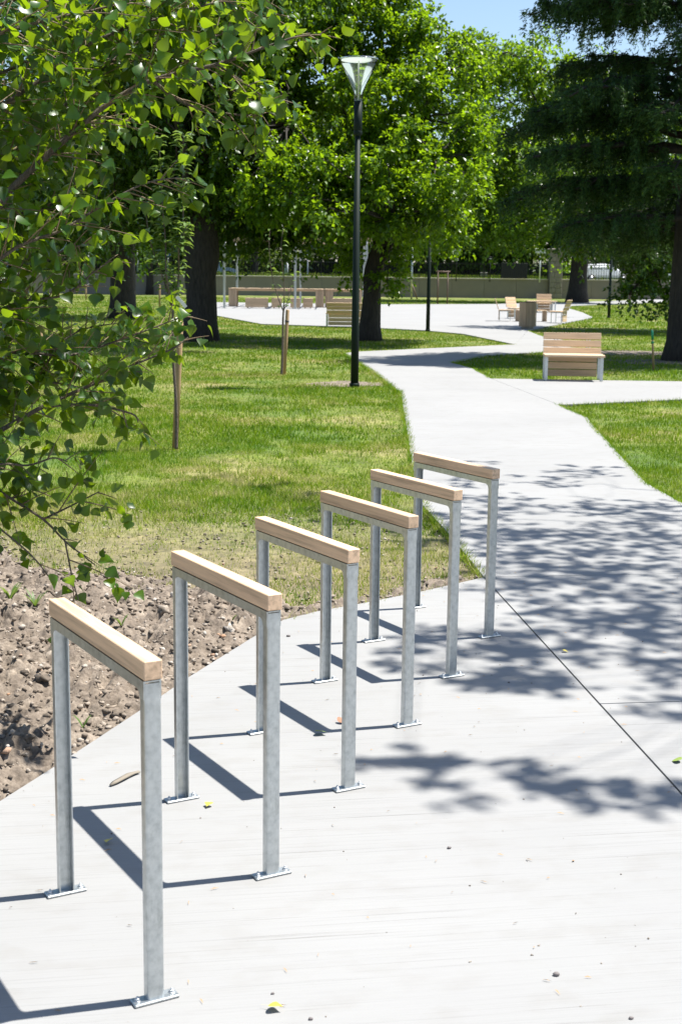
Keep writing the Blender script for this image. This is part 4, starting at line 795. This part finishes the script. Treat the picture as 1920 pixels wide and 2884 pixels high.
# slender trees before and behind the wall
BT = 'street trees along the boundary wall'
for i, (px, py, h, r, cp, lab) in enumerate(((422, 828, 9, 0.26, 0, 'slender dark trunked tree left of the big trunk by the wall'), (716, 826, 10, 0.30, 0, 'dark trunked tree behind the picnic table left end'), (959, 826, 10, 0.24, 0, 'straight grey trunked tree behind the lamp post by the wall'))):
    b = G(px, py); Y = b[1]
    tree(b, [(0, 0, 0), (0.05, 0, h*0.35), (0, 0, h*0.6), (0.1, 0, h)], [r, r*0.9, r*0.7, r*0.3], [(b+np.array([0, 0, h*0.75]), (3.8, 3.4, h*0.33)), (b+np.array([-1.5, 0, h*0.5]), (2.6, 2.4, 1.6))], 64, 1.5, 20, 11, 0.27, 'leafB', lab, 'street_tree', BT, zmin=4.2, nlimb=8, sides=10)
for i, (px, d, h, wdt, lab) in enumerate(((-700, 10, 14, 6.5, 'far street tree well left of the frame'), (-430, 20, 15, 6.5, 'far street tree left of the frame'), (-170, 10, 14, 6.0, 'far street tree just outside the left edge'), (60, 12, 14, 6.0, 'far street tree at left edge behind the railing'), (230, 24, 16, 6.5, 'far street tree left of the blue sign'), (500, 22, 15, 6.0, 'far street tree behind the big trunk'), (700, 25, 17, 6.5, 'far street tree behind the pergola'),
                                     (900, 29, 17, 6.5, 'far street tree left of the lamp post pole'), (1110, 20, 15, 6.0, 'far street tree left of the give way sign'), (1240, 30, 17, 6.5, 'far street tree behind the give way sign'), (1370, 20, 9.5, 4.0, 'small yellow green tree right of the give way sign'),
                                     (1480, 30, 15, 6.0, 'far street tree left of the stone pillar'), (1640, 28, 16, 6.5, 'far street tree behind the stone pillar'), (1790, 22, 15, 6.0, 'far street tree above the white cars'), (1930, 26, 16, 6.5, 'far street tree at right edge beyond the railing'))):
    q = P(px, 768, wl[1]+(wr[1]-wl[1])*(px+120)/1661+d); b = np.array([q[0], q[1], TZ])
    tree(b, [(0, 0, 0), (0.1, 0, h*0.3), (0, 0, h*0.6), (0.1, 0, h*0.9)], [0.26, 0.22, 0.18, 0.07], [(b+np.array([0, 0, h*0.62]), (wdt, wdt*0.8, h*0.38)), (b+np.array([0, -1, h*0.30]), (wdt*0.9, wdt*0.7, h*0.14))], 80, 1.8, 17, 11, 0.40, 'leafF', lab, 'street_tree', 'far street trees beyond the wall', zmin=1.5, nlimb=6, sides=8)

# cedar
def cedar(base, label):
    base = np.array(base); e = empty('cedar_tree', base, 0, label, 'tree')
    tp = spline([(0, 0, -0.2), (-0.02, 0, 2.5), (0.02, 0, 6), (0, 0.05, 11), (0, 0, 17)], 14); V, F = tube_arrays(tp, np.interp(np.linspace(0, 1, 14), [0, 0.06, 0.2, 1], [0.62, 0.50, 0.44, 0.1]), 16, wob=0.04); mk('trunk', mesh_np('trunk', V, F), M['bark'], e, smooth=True)
    wood_, tuft = [], []
    def branch(z, az, L, rise):
        n = 10; t = np.linspace(0, 1, n); d = np.array([math.cos(az), math.sin(az), 0]); pts = d[None]*(t*L)[:, None]; pts[:, 2] = z+rise*np.sin(t*2.2)*L-0.10*L*t**3; pts[1:] += rng.normal(0, 0.05, (n-1, 3))
        wood_.append(tube_arrays(pts, np.linspace(0.085, 0.012, n)*(0.6+L/8), 6)); side = np.array([-d[1], d[0], 0]); m = int(L*6.5)
        for k in range(m):
            s = 0.16+0.84*(k+rng.random())/m; p0 = pts[min(int(s*(n-1)), n-2)]+(pts[min(int(s*(n-1))+1, n-1)]-pts[min(int(s*(n-1)), n-2)])*(s*(n-1)-int(s*(n-1)) if s < 1 else 0)
            sg = 1 if k % 2 else -1; l2 = (0.35+1.15*math.sin(min(1, 0.25+s*0.8)*math.pi)**0.8)*rng.uniform(0.6, 1.15)*min(1, L/3.5); d2 = nrm(side*sg*rng.uniform(0.6, 1.0)+d*rng.uniform(0.3, 0.9)+np.array([0, 0, rng.uniform(-0.05, 0.18)])); p1 = p0+d2*l2; p1[2] -= 0.22*l2
            mid = (p0+p1)/2+np.array([0, 0, 0.06*l2]); wood_.append(tube_arrays([p0, mid, p1], [0.016, 0.011, 0.004], 4, cap=False))
            for q in range(int(7+l2*15)):
                u = rng.uniform(0.12, 1.0); c = (1-u)**2*p0+2*u*(1-u)*mid+u*u*p1; tuft.append((*c, *d2, rng.uniform(0.06, 0.60)*(0.5+0.7*u)))
    zs = np.arange(2.9, 15.5, 0.85)
    for z in zs:
        Lz = 4.7*(1-(z/21.0)**1.3)
        for k in range(7): branch(z+rng.uniform(-0.25, 0.25), rng.uniform(0, 6.28), Lz*rng.uniform(0.6, 1.05), rng.uniform(0.02, 0.14))
    for z, az, L in ((4.9, math.pi*0.96, 3.5), (5.25, math.pi*1.2, 3.9), (5.1, math.pi*1.06, 3.7), (7.0, math.pi*1.1, 3.5), (7.15, math.pi*0.97, 3.7), (7.3, math.pi*1.2, 3.6), (7.4, math.pi*1.03, 3.4)): branch(z, az, L, 0.10)
    V, F = join(wood_); mk('branches', mesh_np('branches', V, F), M['barkd'], e)
    T = np.array(tuft); n = len(T); nb = 9; p = np.repeat(T[:, :3], nb, 0)+rng.normal(0, 0.03, (n*nb, 3)); L = np.repeat(T[:, 6], nb); s = rng.random(n*nb)*L; p[:, 2] -= s-0.07
    d = np.repeat(T[:, 3:6], nb, 0)*0.7+rng.normal(0, 0.55, (n*nb, 3)); d[:, 2] -= 0.6; d = nrm(d); x = nrm(np.cross(d, rng.normal(0, 1, d.shape))); ln = rng.uniform(0.06, 0.13, n*nb)[:, None]; wd = rng.uniform(0.010, 0.020, n*nb)[:, None]
    V = np.stack([p-x*wd, p+x*wd, p+d*ln], 1).reshape(-1, 3); f = mk('foliage', mesh_np('foliage', V, np.arange(len(V)).reshape(-1, 3)), M['needle'], e); f['kind'] = 'stuff'; return e
b = G(1938, 1012); cedar(b, 'dark blue-green cedar with drooping tiers at the right edge')
# young pine behind the hanging branches
b = G(1770, 850); e = empty('pine_sapling', b, 0, 'small reddish-stemmed pine on the grass at right', 'tree'); V, F = tube_arrays(spline([(0, 0, -0.1), (0.1, 0, 1.0), (0.05, 0, 2.2), (0.1, 0, 3.2)], 8), np.linspace(0.09, 0.02, 8), 8); mk('trunk', mesh_np('trunk', V, F), M['bark3'], e)
C = np.array([(rng.normal(0, 0.55), rng.normal(0, 0.5), z) for z in np.linspace(0.8, 3.3, 26)]); p = np.repeat(C, 90, 0); d = nrm(rng.normal(0, 1, p.shape)+np.array([0, 0, 0.4])); x = nrm(np.cross(d, rng.normal(0, 1, d.shape))); V = np.stack([p+d*.03-x*.012, p+d*.03+x*.012, p+d*rng.uniform(.18, .3, len(p))[:, None]], 1).reshape(-1, 3)
f = mk('crown', mesh_np('crown', V, np.arange(len(V)).reshape(-1, 3)), M['pine'], e); f['kind'] = 'stuff'
V, F = join([limb((0, 0, max(0.3, q[2]-0.3)), q, 0.02, 0.008) for q in C]); mk('branches', mesh_np('branches', V, F), M['bark3'], e)

# ------------------------------------------------------------------ tree outside the frame at right that shades the path
SV = np.array([0.349, 0.097])/0.85
def shade_pts(poly, n, h0, h1):
    px = np.array(poly, float); out = []
    while len(out) < n:
        x, y = rng.uniform(px[:, 0].min(), px[:, 0].max()), rng.uniform(px[:, 1].min(), px[:, 1].max())
        if inpoly(np.array([x]), np.array([y]), poly)[0]:
            g = G(x, y); h = rng.uniform(h0, h1); out.append((g[0]+SV[0]*h, g[1]+SV[1]*h, h))
    return out
S1 = [(1180, 1330), (1480, 1250), (1700, 1330), (1920, 1420), (2300, 1500), (2300, 1950), (1700, 1930), (1420, 1800), (1270, 1620)]
S1b = [(1330, 1390), (1900, 1440), (2300, 1550), (2300, 1800), (1600, 1780), (1400, 1560)]
S2 = [(1060, 2080), (1300, 2160), (1500, 2190), (1900, 2180), (2300, 2150), (2300, 2300), (1700, 2320), (1350, 2260), (1060, 2200)]
S3 = [(620, 1335), (900, 1390), (1180, 1440), (1230, 1530), (1120, 1520), (880, 1440)]
S4 = [(1050, 1830), (1250, 1740), (1400, 1780), (1600, 1900), (1500, 1990), (1200, 1890)]
S5 = [(1850, 1900), (2300, 1900), (2300, 2120), (1900, 2080)]
SP = [(shade_pts(S1, 100, 6.6, 8.6), 0.21), (shade_pts(S1b, 85, 6.6, 8.6), 0.23), (shade_pts(S2, 22, 6.6, 7.8), 0.13), (shade_pts(S3, 16, 7.0, 8.6), 0.22), (shade_pts(S4, 20, 6.6, 7.8), 0.13), (shade_pts(S5, 12, 6.8, 8.0), 0.2)]
C = np.concatenate([np.array(a) for a, _ in SP]); R_ = np.concatenate([np.full(len(a), r) for a, r in SP]); tb = np.array([10.8, 11.4, 0.0])
e = empty('shade_tree', tb, 0, 'tree outside the frame at right whose leaves dapple the path', 'tree')
V, F = tube_arrays(spline([(0, 0, -0.15), (0, 0, 2.5), (-0.2, 0, 5.5), (-0.6, 0, 9.5)], 10), np.linspace(0.36, 0.14, 10), 12, wob=0.04); mk('trunk', mesh_np('trunk', V, F), M['bark'], e, smooth=True)
p, d, u, s, tw = clump_leaves(C-tb, R_*1.4, 5, 5, 0.105, 0.25, 0.6); V, F = place(DIA, p, d, u, s)
C2 = np.stack([rng.uniform(9, 14, 60), rng.uniform(9, 14.5, 60), rng.uniform(6.5, 12, 60)], -1)-tb; p2, d2, u2, s2, _ = clump_leaves(C2, np.full(60, 0.8), 16, 8, 0.13)
V2, F2 = place(DIA, p2, d2, u2, s2); V, F = join([(V, F), (V2, F2)]); f = mk('crown', mesh_np('crown', V, F), M['leafA'], e); f['kind'] = 'stuff'
parts = []; mains = [C[i]-tb for i in np.linspace(0, len(C)-1, 12).astype(int)]; nodes = []
for m_ in mains:
    a = np.array([-0.3, 0, 7.6]); parts.append(limb(a, m_, 0.03, 0.003, 0.08, 12, 6)); nodes += [a+(m_-a)*t for t in np.linspace(0.3, 1, 8)]
nodes = np.array(nodes)
for q in C-tb:
    dd = np.linalg.norm(nodes-q, axis=1); parts.append(limb(nodes[dd.argmin()], q, 0.0035, 0.002, 0.02, 4, 4))
V, F = join(parts); mk('branches', mesh_np('branches', V, F), M['bark'], e)

# ------------------------------------------------------------------ foreground poplar
tb = np.array([-2.25, 5.2, -0.03]); e = empty('poplar_tree', tb, 0, 'young poplar reaching glossy leaved branches in from the left', 'tree')
V, F = tube_arrays(spline([(0, 0, -0.1), (0.03, 0, 1.2), (0.0, 0.02, 2.6), (0.05, 0, 4.6)], 12), np.linspace(0.062, 0.028, 12), 12, wob=0.03); mk('trunk', mesh_np('trunk', V, F), M['bark2'], e, smooth=True)
BR = [([(-60, 620), (37, 527), (184, 392), (294, 300), (429, 226), (612, 181), (716, 144), (830, 105), (905, 98)], 4.9, 5.1, 0.015, 1.25),
      ([(-60, 330), (100, 235), (260, 120), (420, 60), (560, 20), (700, -20)], 5.0, 5.4, 0.010, 1.5), ([(-60, 120), (120, 60), (300, 20), (480, -30)], 4.8, 5.2, 0.009, 1.6),
      ([(-60, 760), (60, 690), (170, 650), (270, 590), (400, 520), (500, 500)], 4.7, 4.9, 0.008, 1.2), ([(-60, 480), (80, 400), (200, 280), (370, 130), (520, 80)], 5.2, 5.6, 0.009, 1.5),
      ([(-60, 900), (60, 850), (184, 830), (260, 770), (310, 735)], 4.9, 5.0, 0.007, 1.3), ([(-60, 1250), (18, 1203), (122, 1145), (202, 1108), (294, 1068), (370, 1030), (480, 985), (530, 950)], 4.9, 5.2, 0.011, 0.85),
      ([(122, 1145), (250, 1140), (370, 1165), (390, 1190)], 4.95, 5.0, 0.005, 0.75), ([(-60, 1010), (80, 995), (200, 1000), (330, 960), (440, 920), (530, 885)], 5.1, 5.4, 0.007, 1.3),
      ([(-60, 1320), (80, 1310), (150, 1290), (190, 1300)], 4.8, 4.9, 0.005, 0.9), ([(-60, 1340), (0, 1384), (122, 1463), (184, 1524), (269, 1592)], 4.8, 5.0, 0.008, 0.34),
      ([(-60, 1440), (0, 1488), (92, 1567), (150, 1640)], 4.7, 4.8, 0.005, 0.3), ([(122, 1463), (190, 1430), (280, 1385)], 4.9, 5.0, 0.004, 0.5), ([(429, 226), (520, 290), (640, 320), (740, 325)], 5.0, 5.2, 0.006, 0.9),
      ([(612, 181), (690, 235), (745, 275)], 5.05, 5.2, 0.004, 1.1), ([(184, 1524), (205, 1630), (222, 1690)], 4.9, 4.9, 0.003, 0.45), ([(-60, 560), (60, 600), (180, 560), (240, 520)], 5.3, 5.5, 0.006, 1.5),
      ([(-60, 1110), (60, 1075), (170, 1080), (260, 1100)], 5.2, 5.3, 0.006, 0.9), ([(-60, 820), (90, 760), (190, 700), (260, 690)], 5.4, 5.6, 0.006, 1.4), ([(-60, 1180), (90, 1090), (160, 980), (230, 930), (330, 910)], 5.2, 5.4, 0.006, 1.1),
      ([(-60, 230), (150, 160), (330, 180), (480, 150), (640, 90), (780, 40)], 5.4, 5.7, 0.007, 1.4), ([(-60, 30), (150, -10), (380, 20), (600, 10), (760, -20)], 5.2, 5.6, 0.007, 1.4), ([(-60, 400), (60, 330), (180, 330), (300, 360), (380, 330)], 5.5, 5.8, 0.006, 1.4), ([(-60, 1420), (50, 1400), (120, 1370)], 4.9, 5.0, 0.004, 0.8)]
LP, LD, LU = [], [], []; twigs = []; limbs = []
for pts, y0, y1, r, dens in BR:
    W_ = [P(x, y, y0+(y1-y0)*i/(len(pts)-1)) for i, (x, y) in enumerate(pts)]
    if pts[0][0] < 0:
        a = W_[0]; W_ = [np.array([tb[0]+0.02, tb[1], max(0.5, a[2]-0.45)]), np.array([(tb[0]+a[0])/2-0.05, (tb[1]+a[1])/2, a[2]-0.22])]+W_
    cv = spline(W_, 8*len(W_)); n = len(cv); limbs.append(tube_arrays(cv-tb, np.linspace(r*1.15, 0.0022, n), 7))
    cl_ = np.concatenate([[0], np.cumsum(np.linalg.norm(np.diff(cv, axis=0), axis=1))]); tot = cl_[-1]; s = 0.25 if pts[0][0] < 0 else 0.06
    while s < tot:
        i = min(np.searchsorted(cl_, s), n-1); p0 = cv[i]; T = nrm(cv[min(i+1, n-1)]-cv[max(i-1, 0)]); q = rng.normal(0, 1, 3); q = nrm(q-T*np.dot(q, T)); d = nrm(T*rng.uniform(0.4, 1.0)+q*rng.uniform(0.5, 1.0)+np.array([0, 0, 0.12]))
        L = rng.uniform(0.08, 0.30)*(1.0 if s < tot*0.8 else 0.6); m = 6; t = np.linspace(0, 1, m); tw = p0+d*(t*L)[:, None]; tw[:, 2] -= 0.10*L*t**2; twigs.append(tube_arrays(tw-tb, np.linspace(0.0028, 0.0010, m), 4, cap=False))
        k = 0.03
        while k < L:
            f_ = k/L; pos = p0+d*k; pos = pos+np.array([0, 0, -0.10*L*f_*f_]); sd = rng.normal(0, 1, 3); ld = nrm(d*0.45+sd*0.75+np.array([0, 0, -0.55])); LP.append(pos+ld*0.028); LD.append(ld); up = rng.normal(0, 0.8, 3)+np.array([0.1, -0.1, 0.5]); LU.append(up); k += rng.uniform(0.017, 0.035)
        s += rng.uniform(0.030, 0.070)/dens/1.55
LP, LD, LU = np.array(LP), np.array(LD), np.array(LU)
CL = np.stack([rng.uniform(-4.4, -1.95, 70), rng.uniform(3.6, 7.2, 70), rng.uniform(1.3, 4.6, 70)], -1); cp, cdd, cu, _, _ = clump_leaves(CL, np.full(70, 0.34), 8, 7, 0.055)  # unseen leaf clumps left of frame, added to shade the earth and darken steel reflections
limbs += [limb(np.array([tb[0], tb[1], max(0.6, q[2]-0.7)])-tb, q-tb, 0.010, 0.003, 0.04, 6, 5) for q in CL]; LP, LD, LU = np.vstack([LP, cp]), np.vstack([LD, cdd]), np.vstack([LU, cu]); LS = 0.030+0.034*rng.random(len(LP))**0.9
V, F = join(limbs); mk('branch', mesh_np('branch', V, F), M['bark2'], e, smooth=True); V, F = join(twigs); tw_ = mk('twigs', mesh_np('twigs', V, F), M['twig'], e); tw_['kind'] = 'stuff'
# the leaves that show largest in view are parts of their own, the rest one part
rel = LP-np.array([0, 0, CAMZ]); dep = rel@Fv; ux = CX+FPX*(rel@R2)/dep; uy = CY-FPX*(rel@U2)/dep; inv = (ux > 10) & (ux < 1910) & (uy > 10) & (uy < 2870)
score = np.where(inv, LS/dep*np.clip((ux+200)/700, 0.4, 1.3), 0); order = np.argsort(-score); big = order[:290]; rest = order[290:]
LM = mesh_np('leaf', POP[0], POP[1]); LM.materials.append(M['leafP']); LM.polygons.foreach_set('use_smooth', [True]*len(LM.polygons))
def obj_leafmat():
    m = M['leafP'].copy(); m.name = 'poplar_leaf_single'; t = m.node_tree; oi = t.nodes.new('ShaderNodeObjectInfo')
    for n_ in t.nodes:
        if n_.type == 'NEW_GEOMETRY':
            for l in list(n_.outputs['Random Per Island'].links): t.links.new(oi.outputs['Random'], l.to_socket)
    return m
LM.materials[0] = obj_leafmat(); xa, ya, za = frames(LD, LU)
for i in big:
    o = bpy.data.objects.new('leaf', LM); COL.objects.link(o); o.parent = e; s = LS[i]; q = LP[i]-tb
    o.matrix_local = Matrix(((xa[i][0]*s, ya[i][0]*s, za[i][0]*s, q[0]), (xa[i][1]*s, ya[i][1]*s, za[i][1]*s, q[1]), (xa[i][2]*s, ya[i][2]*s, za[i][2]*s, q[2]), (0, 0, 0, 1)))
V, F = place(POP, LP[rest]-tb, LD[rest], LU[rest], LS[rest]); f = mk('foliage', mesh_np('foliage', V, F), M['leafP'], e, smooth=True); f['kind'] = 'stuff'

# ------------------------------------------------------------------ saplings
def sapling(bpx, leaders, r, lsize, step, label, tagp=None, leafrange=(0.25, 1.0)):
    b = G(*bpx); Y = b[1]; e = empty('sapling', b, 0, label, 'sapling', 'staked saplings on the lawn'); first = True; P_, D_, U_ = [], [], []
    for pts, rr, leafy in leaders:
        W_ = [P(x, y, Y)+np.array([0, (0 if first else rng.uniform(-.12, .12))*(i > 0), 0])-b for i, (x, y) in enumerate(pts)]; cv = spline(W_, 10*len(W_)); V, F = tube_arrays(cv, np.linspace(rr, rr*0.25 if not first else rr*0.7, len(cv)), 7)
        mk('stem' if first else 'branch', mesh_np('stem', V, F), M['bark3'], e, smooth=True); first = False
        if leafy:
            L = np.linalg.norm(np.diff(cv, axis=0), axis=1).sum(); n = int(L/step*leafy)
            for k in range(n):
                i = int(rng.uniform(0.08, 1)*(len(cv)-1)); a = rng.uniform(0, 6.28); d = np.array([math.cos(a), math.sin(a), 0.25]); P_.append(cv[i]+d*0.02); D_.append(d+rng.normal(0, .2, 3)); U_.append(np.array([0, 0, 1])+rng.normal(0, .25, 3))
    P_, D_, U_ = np.array(P_), np.array(D_), np.array(U_); V, F = place(SAP, P_, D_, U_, lsize*rng.uniform(0.7, 1.2, len(P_))); f = mk('crown', mesh_np('crown', V, F), M['leafS'], e, smooth=True); f['kind'] = 'stuff'
    if tagp is not None: box('tag', M['tag'], e, P(*tagp, Y-0.02)-b, (0.035, 0.003, 0.14), 0.0, (0.1, -0.7, 0))
    return e
sapling((497, 1262), [([(497, 1264), (497, 1150), (489, 1020), (487, 900), (488, 850)], 0.017, 0), ([(487, 880), (462, 800), (440, 740), (425, 680), (412, 600), (415, 560)], 0.009, 1.0), ([(487, 860), (472, 780), (466, 680), (460, 590), (452, 470), (448, 385)], 0.010, 1.1), ([(489, 850), (500, 780), (507, 700), (512, 640), (514, 520), (512, 440), (516, 375)], 0.010, 1.3), ([(507, 700), (520, 660), (530, 630)], 0.006, 2.4)],
        0.02, 0.105, 0.015, 'leafy young fruit tree with three upright leaders beside the nearest stake', (511, 850))
sapling((793, 1052), [([(793, 1054), (796, 980), (797, 900), (799, 872)], 0.022, 0), ([(799, 880), (780, 830), (765, 770), (758, 700), (760, 645)], 0.011, 0.7), ([(799, 880), (800, 810), (796, 760), (792, 690), (798, 640)], 0.010, 0.35), ([(799, 875), (812, 840), (822, 800), (828, 760)], 0.009, 0.5), ([(796, 790), (785, 778)], 0.004, 0), ([(797, 788), (806, 778)], 0.004, 0)],
        0.02, 0.11, 0.045, 'sparse sapling with bare twigs left of the lamp post')

# ------------------------------------------------------------------ small litter on the slab
def small_leaf(px, py, mat, s, label, z=0.006):
    g = G(px, py); m = mesh_np('fallen_leaf', POP[0]*np.array([1, 1, 0.6]), POP[1]); o = mk('fallen_leaf', m, M[mat], None, (g[0], g[1], z+0.15*s), (random.uniform(-.3, .3), random.uniform(-.4, .4), random.uniform(0, 6.28)), smooth=True); o.scale = (s, s, s)
    props(o, label, 'leaf', 'fallen leaves on the concrete')
small_leaf(757, 2843, 'yleaf', 0.038, 'yellow fallen leaf at the bottom of the slab'); small_leaf(592, 2268, 'yleaf', 0.034, 'pale yellow fallen leaf between the first and second hoop')
small_leaf(311, 2372, 'yleaf', 0.036, 'olive yellow leaf lying in the first hoop gap'); small_leaf(888, 2068, 'gleaf', 0.05, 'green fallen leaf on the third hoop shadow'); small_leaf(950, 2038, 'bleaf', 0.04, 'brown crumpled leaf beside the third hoop post')
small_leaf(1583, 1836, 'yleaf', 0.03, 'tan fallen leaf on the dark joint'); small_leaf(1918, 2148, 'gleaf', 0.05, 'green leaf at the right edge of the slab')
g0, g1 = G(312, 2216), G(392, 2178); V, F = tube_arrays(spline([(g0[0], g0[1], 0.014), ((g0[0]+g1[0])/2, (g0[1]+g1[1])/2+0.008, 0.018), (g1[0], g1[1], 0.014)], 6)-np.array([g0[0], g0[1], 0]), [0.006, 0.010, 0.011, 0.011, 0.010, 0.009], 6, wob=0.2); V = V*np.array([1, 1, 0.5]); o = mk('stick', mesh_np('stick', V, F), M['stick'], None, (g0[0], g0[1], 0)); props(o, 'flat dry stick lying on the slab behind the first hoop', 'stick')
for px, py, s, lab in ((1566, 2748, 0.012, 'purplish pebble at lower right of the slab'), (812, 1793, 0.012, 'small stone beside the third hoop rail'), (1264, 2390, 0.009, 'brown pebble in the middle of the slab'), (768, 2800, 0.006, 'dark speck of gravel near the bottom'), (875, 2872, 0.008, 'dark crumb at the bottom edge'), (1432, 1923, 0.007, 'small brown pebble below the dappled shade'), (1776, 2870, 0.008, 'grey pebble at the lower right corner')):
    g = G(px, py); V0, F0 = I2; V = V0*(1+np.random.default_rng(int(px)).normal(0, .1, (len(V0), 1)))*np.array([1.1, 0.8, 0.6])*s*0.7; o = mk('pebble', mesh_np('pebble', V, F0), M['pebble'], None, (g[0], g[1], s*0.38), smooth=True); props(o, lab, 'pebble', 'pebbles on the slab')
n = 420; x = rng.uniform(-1.6, 3.2, n); y = rng.uniform(2.4, 8.5, n); k = np.zeros(n, bool)
for pl_ in (pad_poly, slabB, slabC, pathN): k |= inpoly(x, y, pl_)
x, y = x[k], y[k]; n = len(x); a = rng.uniform(0, 6.28, n); L = rng.uniform(0.008, 0.03, n); wv = 0.0006; c, s = np.cos(a), np.sin(a)
V = np.stack([np.stack([x-s*wv, y+c*wv, np.full(n, .004)], -1), np.stack([x+s*wv, y-c*wv, np.full(n, .004)], -1), np.stack([x+c*L/2+s*.002, y+s*L/2-c*.002, np.full(n, .007)], -1), np.stack([x+c*L, y+s*L, np.full(n, .0045)], -1)], 1).reshape(-1, 3); i4 = np.arange(n)*4
o = mk('dry_needles', mesh_np('dry_needles', V, np.concatenate([np.stack([i4, i4+1, i4+2], -1), np.stack([i4, i4+2, i4+3], -1), np.stack([i4+1, i4+3, i4+2], -1)])), M['needled']); props(o, 'scattered dry brown needles on the concrete', 'litter', kind='stuff')
crumbs = rocks(500, (-1.6, 3.0), (2.4, 8.5), 0.0012, 0.004, 2.5, I1, lambda x, y: inpoly(x, y, pad_poly) | inpoly(x, y, slabB) | inpoly(x, y, slabC), 0.4, lambda x, y: np.zeros(len(x)))
o = mk('grit', mesh_np('grit', *crumbs), M['clod']); props(o, 'fine soil crumbs scattered over the slab', 'litter', kind='stuff')
# weeds in the soil
def weed(px, py, n, L, label):
    g = G(px, py); e = empty('weed', g+np.array([0, 0, float(soil_z(np.array([g[0]]), np.array([g[1]]))[0])]), 0, label, 'weed', 'weeds in the bare earth')
    for k in range(n):
        a = rng.uniform(0, 6.28); l = L*rng.uniform(0.6, 1.1); t = np.linspace(0, 1, 5); r = l*0.6*t; z = l*(t-0.45*t*t)*1.1; w_ = 0.006*np.array([0.6, 1, 0.9, 0.6, 0.05]); c, s = math.cos(a), math.sin(a)
        V = np.concatenate([np.stack([r*c-s*w_, r*s+c*w_, z], -1), np.stack([r*c+s*w_, r*s-c*w_, z], -1)]); F = [(i, i+1, i+6, i+5) for i in range(4)]; mk('blade', mesh_np('blade', V, F), M['leafS'], e)
weed(342, 1770, 5, 0.10, 'small green weed tuft behind the first hoop rail'); weed(235, 2055, 3, 0.08, 'green blade weed at the slab edge left of the first hoop'); weed(30, 1700, 14, 0.16, 'grassy weed clump at the left edge of the soil'); weed(100, 1720, 10, 0.14, 'grass tuft in the shaded soil near the first rail end'); weed(655, 1770, 4, 0.06, 'tiny weed behind the second hoop')
